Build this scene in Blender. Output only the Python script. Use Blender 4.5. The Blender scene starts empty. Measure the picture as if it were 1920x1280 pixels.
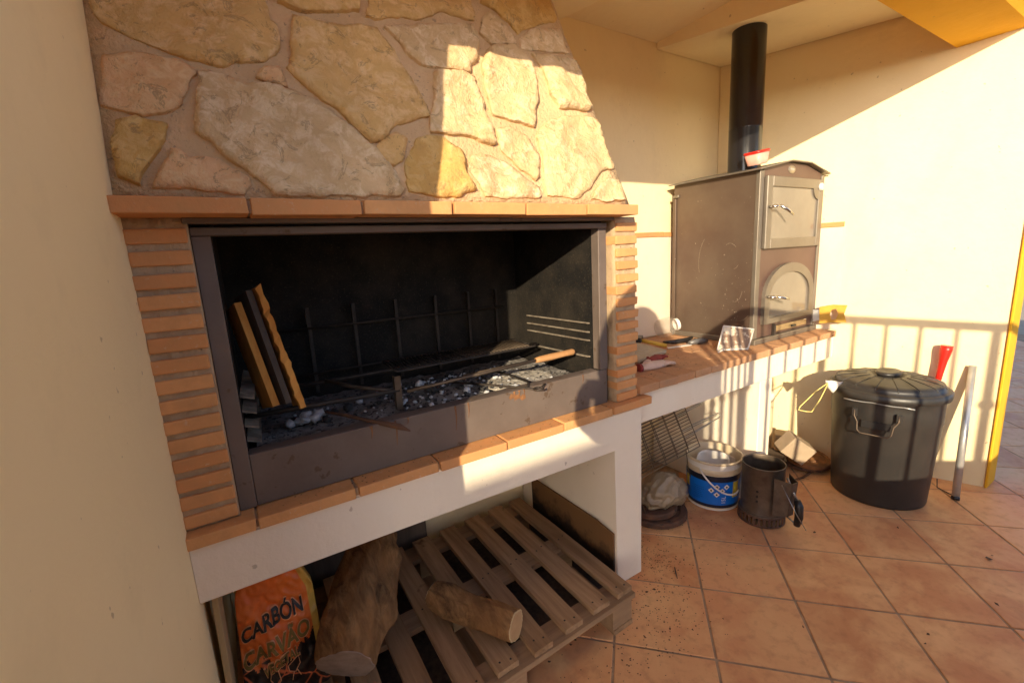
import bpy, bmesh, math, random
from mathutils import Vector, Matrix, noise, geometry
random.seed(7)
PI = math.pi
S = bpy.context.scene
COL = S.collection

# ------------------------------------------------------------------ camera, sky, sun, exposure
CAM = Vector((0.1582, -1.1898, 1.3903)); YAW, PIT, ROL, FPX = 0.5589, 0.1888, -0.0543, 842.5
def cam_basis():
    f = Vector((math.sin(YAW)*math.cos(PIT), math.cos(YAW)*math.cos(PIT), -math.sin(PIT)))
    r = Vector((math.cos(YAW), -math.sin(YAW), 0)); u = r.cross(f)
    return (math.cos(ROL)*r + math.sin(ROL)*u, -math.sin(ROL)*r + math.cos(ROL)*u, f)
CR, CU, CF = cam_basis()
cd = bpy.data.cameras.new('camera'); cam = bpy.data.objects.new('camera', cd); COL.objects.link(cam)
cd.sensor_width = 36; cd.lens = FPX/1920*36; cd.clip_start = 0.02; cd.clip_end = 2000
M = Matrix((CR, CU, -CF)).transposed().to_4x4(); M.translation = CAM; cam.matrix_world = M
S.camera = cam
SUND = Vector((0.96, 1.0, -0.4265)).normalized()          # the way the light travels
w = bpy.data.worlds.new('World'); S.world = w; w.use_nodes = True
nt = w.node_tree; bg = nt.nodes['Background']
sky = nt.nodes.new('ShaderNodeTexSky'); sky.sky_type = 'NISHITA'; sky.sun_disc = False
sky.sun_elevation = math.asin(-SUND.z); sky.sun_rotation = math.atan2(-SUND.x, -SUND.y)
sky.air_density = 0.4; sky.dust_density = 0.5; sky.ozone_density = 0.0
nt.links.new(sky.outputs[0], bg.inputs[0]); bg.inputs[1].default_value = 0.15
sl = bpy.data.lights.new('sun', 'SUN'); sl.energy = 3.0; sl.angle = math.radians(0.5); sl.color = (1.0, 0.84, 0.58)
so = bpy.data.objects.new('sun', sl); COL.objects.link(so); so.rotation_euler = SUND.to_track_quat('-Z', 'Y').to_euler()
S.render.engine = 'CYCLES'
S.cycles.max_bounces = 12; S.cycles.diffuse_bounces = 8
S.view_settings.view_transform = 'Standard'; S.view_settings.look = 'None'
S.view_settings.exposure = 1.35; S.view_settings.gamma = 1.0; S.view_settings.use_curve_mapping = False

def ray(px, py): return CF + CR*((px-960)/FPX) - CU*((py-640)/FPX)
def hit(px, py, n, o):
    n = Vector(n); d = ray(px, py); return CAM + d*((Vector(o)-CAM).dot(n)/d.dot(n))
def hY(px, py, y): return hit(px, py, (0, 1, 0), (0, y, 0))
def hX(px, py, x): return hit(px, py, (1, 0, 0), (x, 0, 0))
def hZ(px, py, z): return hit(px, py, (0, 0, 1), (0, 0, z))

# ------------------------------------------------------------------ materials
class NT:
    def __init__(s, name):
        s.m = bpy.data.materials.new(name); s.m.use_nodes = True; s.t = s.m.node_tree
        s.b = s.t.nodes['Principled BSDF']; s.pos = s.t.nodes.new('ShaderNodeNewGeometry').outputs['Position']
    def n(s, ty, **k):
        o = s.t.nodes.new(ty)
        for a, v in k.items(): setattr(o, a, v)
        return o
    def l(s, a, b): s.t.links.new(a, b)
    def noise(s, scale, detail=4, rough=.55, stretch=None, dist=0):
        o = s.n('ShaderNodeTexNoise'); o.inputs['Scale'].default_value = scale; o.inputs['Detail'].default_value = detail
        o.inputs['Roughness'].default_value = rough; o.inputs['Distortion'].default_value = dist
        if stretch:
            mp = s.n('ShaderNodeMapping'); mp.inputs['Scale'].default_value = stretch; s.l(s.pos, mp.inputs['Vector']); s.l(mp.outputs[0], o.inputs['Vector'])
        else: s.l(s.pos, o.inputs['Vector'])
        return o.outputs[0]
    def ramp(s, fac, stops):
        r = s.n('ShaderNodeValToRGB'); e = r.color_ramp.elements
        while len(e) < len(stops): e.new(.5)
        for i, (p, c) in enumerate(stops):
            e[i].position = p; e[i].color = (*c, 1) if len(c) == 3 else c
        s.l(fac, r.inputs[0]); return r.outputs[0]
    def mix(s, fac, a, b, mode='MIX'):
        m = s.n('ShaderNodeMix', data_type='RGBA', blend_type=mode)
        for inp, v in ((m.inputs[0], fac), (m.inputs[6], a), (m.inputs[7], b)):
            if hasattr(v, 'node'): s.l(v, inp)
            elif isinstance(v, (int, float)): inp.default_value = v
            else: inp.default_value = (*v, 1)
        return m.outputs[2]
    def math(s, op, a, b=0.):
        m = s.n('ShaderNodeMath', operation=op)
        for inp, v in ((m.inputs[0], a), (m.inputs[1], b)):
            if hasattr(v, 'node'): s.l(v, inp)
            else: inp.default_value = v
        return m.outputs[0]
    def rnd(s): return s.n('ShaderNodeObjectInfo').outputs['Random']
    def bump(s, h, strength=.3, dist=.01, prev=None):
        b = s.n('ShaderNodeBump'); b.inputs['Strength'].default_value = strength; b.inputs['Distance'].default_value = dist
        s.l(h, b.inputs['Height'])
        if prev is not None: s.l(prev, b.inputs['Normal'])
        return b.outputs[0]
    def out(s, col=None, rough=.7, nrm=None, metal=0., spec=None, **k):
        b = s.b
        for inp, v in ((b.inputs['Base Color'], col), (b.inputs['Roughness'], rough), (b.inputs['Normal'], nrm), (b.inputs['Metallic'], metal)):
            if v is None: continue
            if hasattr(v, 'node'): s.l(v, inp)
            elif isinstance(v, (int, float)): inp.default_value = v
            else: inp.default_value = (*v, 1)
        if spec is not None: b.inputs['Specular IOR Level'].default_value = spec
        for a, v in k.items(): b.inputs[a.replace('_', ' ')].default_value = v
        return s.m
MT = {}
def plaster(name, c, c2, stain=None, zst=None):
    q = NT(name)
    n1 = q.noise(1.6, 5, .6); n2 = q.noise(9, 5, .6); n3 = q.noise(140, 3, .6)
    col = q.mix(q.ramp(n1, [(.3, (0, 0, 0)), (.7, (1, 1, 1))]), c, c2)
    col = q.mix(q.ramp(n2, [(.56, (0, 0, 0)), (.8, (.3, .3, .3))]), col, tuple(x*.8 for x in c2))
    sp = q.ramp(q.noise(38, 2, .5), [(.745, (0, 0, 0)), (.77, (1, 1, 1))])
    col = q.mix(q.math('MULTIPLY', sp, .45), col, (.22, .14, .08))
    st = q.ramp(q.noise(.9, 6, .7, (1, 1, .35), .8), [(.55, (0, 0, 0)), (.75, (.35, .35, .35))])
    col = q.mix(st, col, tuple(x*y for x, y in zip(c2, (.86, .80, .70))))
    b = q.bump(n3, .16, .004); b = q.bump(n2, .30, .014, b); b = q.bump(q.noise(4, 4, .6, (1, 1, .6)), .22, .03, b); b = q.bump(n1, .15, .03, b)
    MT[name] = q.out(col, .85, b, spec=.25)
plaster('plaster_cream', (.88, .74, .455), (.86, .71, .42))
plaster('plaster_white', (.87, .77, .62), (.84, .735, .58))
plaster('plaster_ceiling', (.88, .765, .52), (.855, .735, .49))
plaster('plaster_yellow', (.80, .44, .03), (.76, .40, .025))
plaster('splash_panel', (.76, .64, .50), (.72, .59, .45))
def brickmat(name, a, b_, dirt=.5):
    q = NT(name); r = q.rnd()
    base = q.mix(r, a, b_)
    n1 = q.noise(14, 5, .65); n2 = q.noise(90, 4, .6); n3 = q.noise(5, 4, .6)
    col = q.mix(q.ramp(n1, [(.35, (0, 0, 0)), (.75, (1, 1, 1))]), base, tuple(x*.74 for x in a))
    col = q.mix(q.math('MULTIPLY', q.ramp(n3, [(.5, (0, 0, 0)), (.72, (1, 1, 1))]), dirt), col, (.30, .19, .12))
    col = q.mix(q.ramp(n2, [(.62, (0, 0, 0)), (.72, (.6, .6, .6))]), col, (.62, .44, .30))
    bp = q.bump(n2, .35, .003); bp = q.bump(n1, .3, .006, bp)
    MT[name] = q.out(col, .82, bp, spec=.25)
brickmat('brick', (.74, .375, .15), (.62, .265, .098), .30)
brickmat('counter_brick', (.56, .31, .16), (.48, .24, .115), .55)
def tilemat():
    q = NT('terracotta_tile'); r = q.rnd()
    base = q.ramp(r, [(0, (.64, .275, .115)), (.3, (.78, .385, .175)), (.6, (.60, .25, .10)), (.8, (.72, .325, .135)), (1, (.82, .44, .21))])
    n1 = q.noise(4.5, 5, .6, dist=.6); n2 = q.noise(22, 5, .65); n3 = q.noise(3, 5, .6)
    col = q.mix(q.ramp(n1, [(.38, (0, 0, 0)), (.66, (1, 1, 1))]), base, (.80, .45, .20))
    col = q.mix(q.ramp(n2, [(.5, (0, 0, 0)), (.8, (.55, .55, .55))]), col, (.42, .18, .08))
    col = q.mix(q.ramp(n3, [(.6, (0, 0, 0)), (.78, (.5, .5, .5))]), col, (.34, .18, .10))
    sp = q.ramp(q.noise(110, 3, .6), [(.7, (0, 0, 0)), (.74, (1, 1, 1))])
    col = q.mix(q.math('MULTIPLY', sp, .4), col, (.12, .07, .045))
    b = q.bump(n2, .12, .004); b = q.bump(n1, .1, .01, b)
    MT['tile'] = q.out(col, q.ramp(n2, [(.3, (.42, .42, .42)), (.7, (.62, .62, .62))]), b, spec=.4)
tilemat()
def simple(name, c, c2=None, sc=12, rough=.6, metal=0., bump=.2, bscale=60, bd=.004, spec=None, stretch=None, speck=None, lo=.35, hi=.65, **k):
    q = NT(name); c2 = c2 or tuple(x*.8 for x in c)
    n1 = q.noise(sc, 5, .6, stretch); n2 = q.noise(bscale, 4, .6, stretch)
    col = q.mix(q.ramp(n1, [(lo, (0, 0, 0)), (hi, (1, 1, 1))]), c, c2)
    if speck:
        col = q.mix(q.ramp(q.noise(speck[1], 3, .6), [(speck[2], (0, 0, 0)), (speck[2]+.05, (1, 1, 1))]), col, speck[0])
    nrm = q.bump(n2, bump, bd) if bump else None
    MT[name] = q.out(col, rough, nrm, metal, spec, **k)
simple('grout', (.50, .35, .22), (.26, .165, .095), 9, .9, bump=.4)
simple('mortar', (.52, .37, .22), (.41, .28, .165), 16, .95, bump=.7, bscale=120, bd=.005, speck=((.25, .17, .11), 60, .68))
simple('hood_mortar', (.68, .465, .255), (.57, .38, .20), 7, .95, bump=.9, bscale=85, bd=.008, speck=((.40, .28, .16), 70, .64))
simple('ground', (.46, .38, .27), (.38, .32, .22), 1.2, .95)
def stonemat(name, a, b_, c_):
    q = NT(name)
    n1 = q.noise(7, 6, .68, dist=.8); n2 = q.noise(28, 6, .7, dist=.5); n3 = q.noise(120, 4, .6); n4 = q.noise(3.2, 4, .6)
    col = q.mix(q.ramp(n1, [(.36, (0, 0, 0)), (.62, (1, 1, 1))]), a, b_)
    col = q.mix(q.ramp(n2, [(.47, (0, 0, 0)), (.62, (.9, .9, .9))]), col, c_)
    col = q.mix(q.ramp(n4, [(.45, (0, 0, 0)), (.7, (.5, .5, .5))]), col, tuple(x*.8 for x in b_))
    col = q.mix(q.ramp(q.noise(17, 5, .75, dist=1.5), [(.57, (0, 0, 0)), (.62, (.6, .6, .6)), (.67, (0, 0, 0))]), col, (.26, .165, .08))
    b = q.bump(n3, .5, .004); b = q.bump(n2, .8, .010, b); b = q.bump(n1, .6, .022, b)
    MT[name] = q.out(col, .85, b, spec=.25)
stonemat('stone_yellow', (.74, .475, .185), (.63, .395, .15), (.81, .57, .29))
stonemat('stone_grey', (.75, .53, .29), (.61, .42, .215), (.84, .67, .43))
stonemat('stone_pink', (.82, .52, .28), (.71, .42, .20), (.82, .58, .31))
stonemat('stone_pale', (.72, .52, .28), (.62, .43, .215), (.78, .60, .37))
stonemat('stone_ochre', (.70, .425, .125), (.60, .365, .12), (.76, .52, .21))
# soot / firebox
def sootmat():
    q = NT('soot'); n1 = q.noise(6, 5, .65); n2 = q.noise(160, 3, .7); n3 = q.noise(45, 4, .7)
    col = q.mix(q.ramp(n1, [(.42, (0, 0, 0)), (.7, (1, 1, 1))]), (.006, .005, .0045), (.026, .020, .014))
    col = q.mix(q.ramp(n2, [(.58, (0, 0, 0)), (.68, (.5, .5, .5))]), col, (.075, .058, .036))
    col = q.mix(q.ramp(n3, [(.70, (0, 0, 0)), (.76, (.7, .7, .7))]), col, (.17, .12, .06))
    MT['soot'] = q.out(col, .8, q.bump(n3, .4, .004), spec=.3)
sootmat()
simple('steel_frame', (.17, .13, .108), (.125, .092, .075), 5, .62, .2, .15, 90, speck=((.11, .07, .045), 24, .63))
simple('iron_dark', (.035, .028, .024), (.06, .045, .035), 25, .6, .5, .3, 90)
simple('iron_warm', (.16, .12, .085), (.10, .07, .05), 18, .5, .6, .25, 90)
simple('rail_ash', (.30, .25, .19), (.15, .115, .085), 30, .8, .2, .4, 120)
simple('ash', (.30, .275, .25), (.115, .095, .08), 16, .95, 0, .8, 90, .012, speck=((.03, .026, .024), 55, .56))
simple('ash_white', (.66, .66, .66), (.30, .29, .30), 40, .95, 0, .6, 150, .006)
simple('ash_sunlit', (.50, .45, .38), (.34, .30, .25), 34, .95, 0, .8, 120, .008, speck=((.06, .05, .045), 38, .56))  # ash with the sunlight mixed into its colour
simple('charcoal', (.022, .02, .019), (.05, .046, .042), 30, .85)
simple('rust', (.16, .075, .04), (.085, .045, .03), 14, .85, .2, .5, 90, speck=((.05, .03, .022), 30, .6))
simple('rust_orange', (.30, .135, .05), (.15, .07, .035), 14, .85, .1, .5, 90)
def woodmat(name, a, b_, stretch, knots=True, rough=.8):
    q = NT(name); g = q.noise(26, 5, .65, stretch, .3); n = q.noise(5, 4, .6); f = q.noise(130, 3, .6, stretch)
    r = q.rnd()
    col = q.mix(q.ramp(g, [(.34, (0, 0, 0)), (.66, (1, 1, 1))]), a, b_)
    col = q.mix(q.math('MULTIPLY', r, .35), col, tuple(x*.55 for x in b_))
    col = q.mix(q.ramp(n, [(.55, (0, 0, 0)), (.78, (.65, .65, .65))]), col, tuple(x*.55 for x in a))
    if knots: col = q.mix(q.ramp(q.noise(11, 2, .5), [(.72, (0, 0, 0)), (.78, (.8, .8, .8))]), col, tuple(x*.3 for x in b_))
    MT[name] = q.out(col, rough, q.bump(g, .45, .004, q.bump(f, .3, .002)), spec=.2)
woodmat('pallet_wood', (.50, .315, .17), (.26, .15, .075), (1, .07, 1))
woodmat('pallet_wood_cross', (.42, .27, .15), (.27, .165, .09), (.07, 1, 1))
woodmat('plank_orange', (.80, .38, .09), (.60, .24, .05), (1, 1, .1))
woodmat('plank_grey', (.15, .11, .08), (.095, .07, .055), (1, 1, .08))
woodmat('plank_pale', (.50, .36, .19), (.42, .29, .14), (1, 1, .06))
woodmat('handle_wood', (.50, .27, .12), (.40, .20, .08), (.1, 1, 1), False, .5)
q = NT('bark'); g_ = q.noise(34, 6, .7, (1.0, .30, .45), .5); n_ = q.noise(9, 5, .65, (1, .5, .6)); f_ = q.noise(120, 4, .65)
cb = q.mix(q.ramp(g_, [(.34, (0, 0, 0)), (.62, (1, 1, 1))]), (.09, .045, .02), (.33, .18, .075))
cb = q.mix(q.ramp(n_, [(.42, (0, 0, 0)), (.7, (.8, .8, .8))]), cb, (.25, .12, .045))
cb = q.mix(q.ramp(q.noise(13, 3, .6), [(.66, (0, 0, 0)), (.72, (.85, .85, .85))]), cb, (.07, .035, .017))
MT['bark'] = q.out(cb, .9, q.bump(g_, .9, .012, q.bump(f_, .5, .003)), spec=.2)
simple('log_cut_pale', (.52, .33, .16), (.44, .25, .11), 20, .8, 0, .3, 60)
simple('log_cut_grey', (.34, .26, .21), (.24, .175, .135), 22, .85, 0, .5, 70)
simple('log_rim', (.60, .44, .24), (.50, .36, .18), 20, .8)
q = NT('stained_board'); sx_ = q.n('ShaderNodeSeparateXYZ'); q.l(q.pos, sx_.inputs[0])
zz = q.math('ADD', q.math('MULTIPLY', sx_.outputs[2], 3.2), q.math('MULTIPLY', q.noise(9, 6, .7), .9)); zz = q.math('ADD', zz, q.math('MULTIPLY', sx_.outputs[1], -.25))
MT['stained_board'] = q.out(q.mix(q.ramp(zz, [(.74, (0, 0, 0)), (1.1, (1, 1, 1))]), (.03, .018, .011), (.19, .098, .04)), .7, q.bump(q.noise(60, 4, .6), .2, .004), spec=.25)
# oven
simple('oven_side', (.145, .105, .075), (.11, .072, .053), 3.2, .42, .35, .08, 120, .002, speck=((.36, .30, .23), 62, .70))
simple('oven_front', (.14, .082, .062), (.12, .068, .052), 4, .45, .25, .08, 120, .002)
simple('oven_grey', (.23, .20, .16), (.19, .16, .128), 6, .42, .5, .08, 120, .002)
simple('oven_glass', (.22, .19, .155), (.17, .145, .12), 3, .08, 0, 0, 60, spec=.7)
simple('flue_black', (.012, .012, .014), (.016, .015, .017), 6, .22, 0, .03, 60, .002, spec=.6)
simple('scratch', (.44, .36, .27), (.36, .29, .21), 40, .8, 0, 0)
simple('chrome', (.62, .60, .57), (.55, .52, .48), 20, .22, 1.0, .02)
simple('brass_plate', (.42, .31, .17), (.34, .24, .13), 12, .4, .6, .05)
simple('badge', (.42, .36, .26), (.32, .26, .19), 90, .4, .6, .3, 120)
simple('black_plastic', (.014, .013, .013), (.02, .018, .017), 12, .4)
simple('can_plastic', (.026, .024, .023), (.040, .035, .031), 5, .42, 0, .12, 60, .003, speck=((.22, .19, .16), 46, .74))
simple('white_plastic', (.74, .70, .64), (.66, .60, .52), 8, .4, 0, .03)
simple('yellowed_plastic', (.68, .56, .38), (.58, .45, .28), 9, .45, 0, .05)
simple('blue_label', (.004, .15, .60), (.004, .12, .50), 5, .35, 0, .02)
simple('navy_label', (.008, .010, .022), (.012, .014, .03), 5, .35, 0, .02)
simple('yellow_label', (.62, .44, .06), (.50, .40, .05), 12, .4, 0, 0)
simple('ink', (.02, .018, .016), (.03, .024, .02), 20, .6, 0, 0)
simple('red_plastic', (.72, .022, .012), (.60, .018, .010), 6, .35, 0, .03)
simple('pink_plastic', (.75, .42, .34), (.70, .36, .28), 10, .4, 0, 0)
simple('galvanised', (.56, .56, .54), (.46, .46, .45), 18, .28, .55, .04)
simple('saw_yellow', (.62, .36, .04), (.52, .28, .03), 10, .5, 0, .05)
simple('knife_grey', (.17, .165, .16), (.13, .12, .115), 14, .45, .3, .03)
simple('cloth_beige', (.46, .385, .27), (.40, .33, .22), 60, .95, 0, .6, 160, .003)
simple('glove_red', (.26, .035, .03), (.20, .025, .022), 22, .9, 0, .5, 120)
simple('glove_pale', (.62, .46, .38), (.55, .38, .30), 22, .9, 0, .5, 120)
simple('cardboard', (.52, .40, .25), (.46, .34, .20), 10, .9, 0, .1)
simple('tan_stone', (.42, .32, .22), (.36, .27, .18), 12, .85, 0, .3)
simple('cord_yellow', (.72, .60, .20), (.65, .52, .16), 20, .7, 0, .2)
simple('wire_metal', (.20, .15, .10), (.11, .075, .05), 40, .45, .7, .2)
simple('wire_bright', (.42, .42, .40), (.34, .33, .30), 40, .35, .9, 0)
simple('bag_orange', (.78, .19, .03), (.66, .115, .018), 5, .42, 0, .25, 22, .012)
simple('bag_yellow', (.62, .38, .07), (.55, .30, .05), 6, .45, 0, .15, 22, .008)
q = NT('bag_black'); vo_ = q.n('ShaderNodeTexVoronoi', feature='DISTANCE_TO_EDGE'); vo_.inputs['Scale'].default_value = 11
mp_ = q.n('ShaderNodeMapping'); mp_.inputs['Scale'].default_value = (1, .05, 1); q.l(q.pos, mp_.inputs['Vector']); q.l(mp_.outputs[0], vo_.inputs['Vector'])
cb = q.mix(q.ramp(vo_.outputs['Distance'], [(.010, (1, 1, 1)), (.028, (0, 0, 0))]), q.mix(q.noise(20, 4, .6), (.012, .008, .007), (.035, .018, .013)), (.62, .15, .055))
MT['bag_black'] = q.out(cb, .4, q.bump(q.noise(22, 4, .6), .3, .012), spec=.4)
simple('bag_glow', (.85, .42, .20), (.75, .32, .14), 14, .45, 0, 0)
simple('bag_gold', (.24, .155, .035), (.20, .12, .03), 12, .45, 0, 0)
simple('leaf_dry', (.12, .065, .03), (.07, .038, .02), 60, .9)
simple('soil', (.085, .055, .035), (.05, .03, .02), 60, .95)
simple('rail_iron', (.03, .028, .027), (.04, .036, .034), 20, .5, .3)
simple('paper_print', (.62, .53, .40), (.24, .155, .10), 14, .5, 0, 0, lo=.47, hi=.53)
def clearplastic(name, c, alpha, rough=.25):
    q = NT(name); n = q.noise(40, 4, .6)
    q.out(c, rough, q.bump(n, .5, .006), spec=.6); q.b.inputs['Alpha'].default_value = alpha; MT[name] = q.m
clearplastic('clear_plastic', (.75, .70, .62), .42)
clearplastic('bag_film', (.36, .265, .165), .82, .28)
clearplastic('glass_jar', (.50, .45, .38), .20, .06)
simple('skin', (.55, .33, .22), (.50, .29, .19), 20, .6)
simple('shirt', (.08, .09, .12), (.07, .08, .10), 20, .9)
simple('trousers', (.05, .06, .09), (.04, .05, .08), 20, .9)
simple('hair', (.03, .02, .014), (.04, .028, .02), 60, .7)
simple('phone', (.02, .02, .022), (.02, .02, .022), 10, .3)

# ------------------------------------------------------------------ builders
def fin(bm, name, m, parent=None, smooth=False, loc=None):
    me = bpy.data.meshes.new(name); bmesh.ops.recalc_face_normals(bm, faces=bm.faces); bm.to_mesh(me); bm.free()
    if isinstance(m, (list, tuple)):
        for x in m: me.materials.append(MT[x])
    else: me.materials.append(MT[m])
    if smooth: me.polygons.foreach_set('use_smooth', [True]*len(me.polygons))
    return link(name, me, parent)
def link(name, me, parent=None, mw=None):
    o = bpy.data.objects.new(name, me); COL.objects.link(o)
    if parent is not None:
        o.parent = parent; o.matrix_parent_inverse = PW[parent.name].inverted()
    if mw is not None: o.matrix_basis = mw
    PW[o.name] = mw.copy() if mw is not None else Matrix.Identity(4)
    return o
PW = {}
def tag(o, label, cat, group=None):
    o['label'] = label; o['category'] = cat
    if group: o['group'] = group
    return o
def struct(o): o['kind'] = 'structure'; return o
def stuff(o): o['kind'] = 'stuff'; return o
def thing(name, label, cat, loc=(0, 0, 0), group=None):
    o = bpy.data.objects.new(name, None); COL.objects.link(o); o.location = loc; o.empty_display_size = .1
    PW[o.name] = Matrix.Translation(loc); return tag(o, label, cat, group)
def box(bm, lo, hi, bev=0, seg=1, mat=None, mi=0):
    v = [bm.verts.new((x, y, z)) for x in (lo[0], hi[0]) for y in (lo[1], hi[1]) for z in (lo[2], hi[2])]
    fs = [bm.faces.new([v[i] for i in f]) for f in ((0, 1, 3, 2), (4, 6, 7, 5), (0, 4, 5, 1), (2, 3, 7, 6), (0, 2, 6, 4), (1, 5, 7, 3))]
    for f in fs: f.material_index = mi
    if bev:
        r = bmesh.ops.bevel(bm, geom=list({e for f in fs for e in f.edges}), offset=bev, segments=seg, affect='EDGES', profile=.6)
        v = list({x for f in r['faces'] for x in f.verts} | {x for x in v if x.is_valid})
        for f in r['faces']: f.material_index = mi
    if mat is not None: bmesh.ops.transform(bm, matrix=mat, verts=[x for x in v if x.is_valid])
    return bm
def Bx(lo, hi, bev=0, seg=1, mat=None): return box(bmesh.new(), lo, hi, bev, seg, mat)
def prism(bm, poly, z0, z1, bev=0):
    a = [bm.verts.new((x, y, z0)) for x, y in poly]; b = [bm.verts.new((x, y, z1)) for x, y in poly]; n = len(poly)
    fs = [bm.faces.new(a[::-1]), bm.faces.new(b)] + [bm.faces.new((a[i], a[(i+1) % n], b[(i+1) % n], b[i])) for i in range(n)]
    if bev: bmesh.ops.bevel(bm, geom=list({e for f in fs for e in f.edges}), offset=bev, segments=2, affect='EDGES', profile=.6)
    return bm
def prism3(bm, poly, d):
    """closed 3D polygon extruded along the vector d"""
    d = Vector(d); a = [bm.verts.new(p) for p in poly]; b = [bm.verts.new(Vector(p)+d) for p in poly]; n = len(poly)
    bm.faces.new(a[::-1]); bm.faces.new(b)
    for i in range(n): bm.faces.new((a[i], a[(i+1) % n], b[(i+1) % n], b[i]))
    return bm
def tube(bm, pts, r, seg=8, closed=False, mi=0):
    pts = [Vector(p) for p in pts]; n = len(pts); rings = []; up = Vector((0, 0, 1)); last = None
    for i, p in enumerate(pts):
        if closed: t = pts[(i+1) % n]-pts[i-1]
        else: t = pts[min(i+1, n-1)]-pts[max(i-1, 0)]
        t.normalize()
        if last is None: a = t.cross(up if abs(t.z) < .95 else Vector((1, 0, 0)))
        else: a = last - t*last.dot(t)
        if a.length < 1e-6: a = t.orthogonal()
        a.normalize(); last = a; b = t.cross(a); rr = r[i] if isinstance(r, (list, tuple)) else r
        rings.append([bm.verts.new(p+(a*math.cos(k*2*PI/seg)+b*math.sin(k*2*PI/seg))*rr) for k in range(seg)])
    m = n if closed else n-1
    for i in range(m):
        A, B_ = rings[i], rings[(i+1) % n]
        for k in range(seg):
            f = bm.faces.new((A[k], A[(k+1) % seg], B_[(k+1) % seg], B_[k])); f.material_index = mi; f.smooth = True
    if not closed:
        for f in (bm.faces.new(rings[0][::-1]), bm.faces.new(rings[-1])): f.material_index = mi
    return bm
def T(pts, r, seg=8, closed=False): return tube(bmesh.new(), pts, r, seg, closed)
def lathe(bm, prof, c, seg=48, closed=False, M=None, mi=0):
    """prof: list of (radius, z)"""
    rings = []; M = M or Matrix.Identity(4)
    for r, z in prof:
        if r < 1e-6: rings.append([bm.verts.new(M @ Vector((c[0], c[1], c[2]+z)))])
        else: rings.append([bm.verts.new(M @ Vector((c[0]+r*math.cos(k*2*PI/seg), c[1]+r*math.sin(k*2*PI/seg), c[2]+z))) for k in range(seg)])
    m = len(rings) if closed else len(rings)-1
    for i in range(m):
        A, B_ = rings[i], rings[(i+1) % len(rings)]
        for k in range(seg):
            k2 = (k+1) % seg
            if len(A) == 1 and len(B_) == 1: continue
            if len(A) == 1: f = bm.faces.new((A[0], B_[k], B_[k2]))
            elif len(B_) == 1: f = bm.faces.new((A[k], A[k2], B_[0]))
            else: f = bm.faces.new((A[k], A[k2], B_[k2], B_[k]))
            f.smooth = True; f.material_index = mi
    return bm
def Lt(prof, c, seg=48, closed=False, M=None): return lathe(bmesh.new(), prof, c, seg, closed, M)
def bez(p0, p1, p2, n=8):
    p0, p1, p2 = Vector(p0), Vector(p1), Vector(p2)
    return [p0*(1-t)**2+p1*2*t*(1-t)+p2*t*t for t in [i/n for i in range(n+1)]]
def arc(c, r, a0, a1, n, ax=(1, 0, 0), ay=(0, 0, 1)):
    c, ax, ay = Vector(c), Vector(ax), Vector(ay)
    return [c+ax*(r*math.cos(a0+(a1-a0)*i/n))+ay*(r*math.sin(a0+(a1-a0)*i/n)) for i in range(n+1)]
def RZ(loc, a): return Matrix.Translation(loc) @ Matrix.Rotation(a, 4, 'Z')
def lump(bm, c, r, seed, mi=0, flat=.7, sub=2):
    rr = bmesh.ops.create_icosphere(bm, subdivisions=sub, radius=r); sd = Vector((seed*3.7, seed*1.3, 0))
    for v in rr['verts']:
        n = noise.noise(v.co.normalized()*1.6+sd)*.55+noise.noise(v.co.normalized()*4+sd)*.25
        v.co *= 1+n; v.co.z *= flat; v.co += Vector(c)
    for f in {f for v in rr['verts'] for f in v.link_faces}: f.material_index = mi
BRICKS = {}
def brick_mesh(kind, sx, sy, sz, bev, m, var=4):
    """a few slightly uneven bricks of one size that many objects share"""
    key = (kind, round(sx, 4), round(sy, 4), round(sz, 4))
    if key not in BRICKS:
        L_ = []
        for i in range(var):
            bm = Bx((-sx/2, -sy/2, -sz/2), (sx/2, sy/2, sz/2), bev, 2)
            for v in bm.verts:
                d = noise.noise_vector(v.co*22+Vector((i*7.3, 3.1*len(BRICKS), 0)))
                v.co += d*(.0024 if min(sx, sy, sz) < .05 else .0008)
            me = bpy.data.meshes.new(kind); bmesh.ops.recalc_face_normals(bm, faces=bm.faces); bm.to_mesh(me); bm.free(); me.materials.append(MT[m]); L_.append(me)
        BRICKS[key] = L_
    return random.choice(BRICKS[key])
def put_brick(name, size, loc, parent, m='brick', rot=0., bev=.004, jit=.0015):
    me = brick_mesh(name, *size, bev, m)
    mw = Matrix.Translation(Vector(loc)+Vector([random.uniform(-jit, jit) for _ in range(3)])) @ Matrix.Rotation(rot+random.uniform(-.006, .006), 4, 'Z')
    return link(name, me, parent, mw)

# ------------------------------------------------------------------ walls, ceiling, ground
WA, WB = Vector((3.035, .72, 0)), Vector((3.522, -.63, 0))
WD = (WB-WA).normalized(); WN = Vector((WD.y, -WD.x, 0))            # along the angled wall / towards the room
if WN.x > 0: WN = -WN
def w2(d, off, z): return WA + WD*d + WN*off + Vector((0, 0, z))
def hW(px, py, off=0): return hit(px, py, WN, WA+WN*off)
struct(fin(Bx((-700, -700, -.3), (700, 700, -.06)), 'ground', 'ground'))
o = fin(prism(bmesh.new(), [(0, .72), (0, .0), (-.033, -.76), (-.34, -.76), (-.34, .87), (0, .87)], -.02, 2.9, .012), 'plaster_wall', 'plaster_cream')
tag(o, 'cream plaster wall in shade that the brick barbecue is built against', 'wall')
o = fin(Bx((.004, .722, -.02), (3.2, .87, 2.9)), 'plaster_wall', 'plaster_cream')
tag(o, 'cream plaster back wall behind the barbecue and the oven', 'wall')
rw = thing('plaster_wall', 'angled cream plaster wall with yellow end, behind the black bin', 'wall', (3.3, 0, 0))
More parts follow.
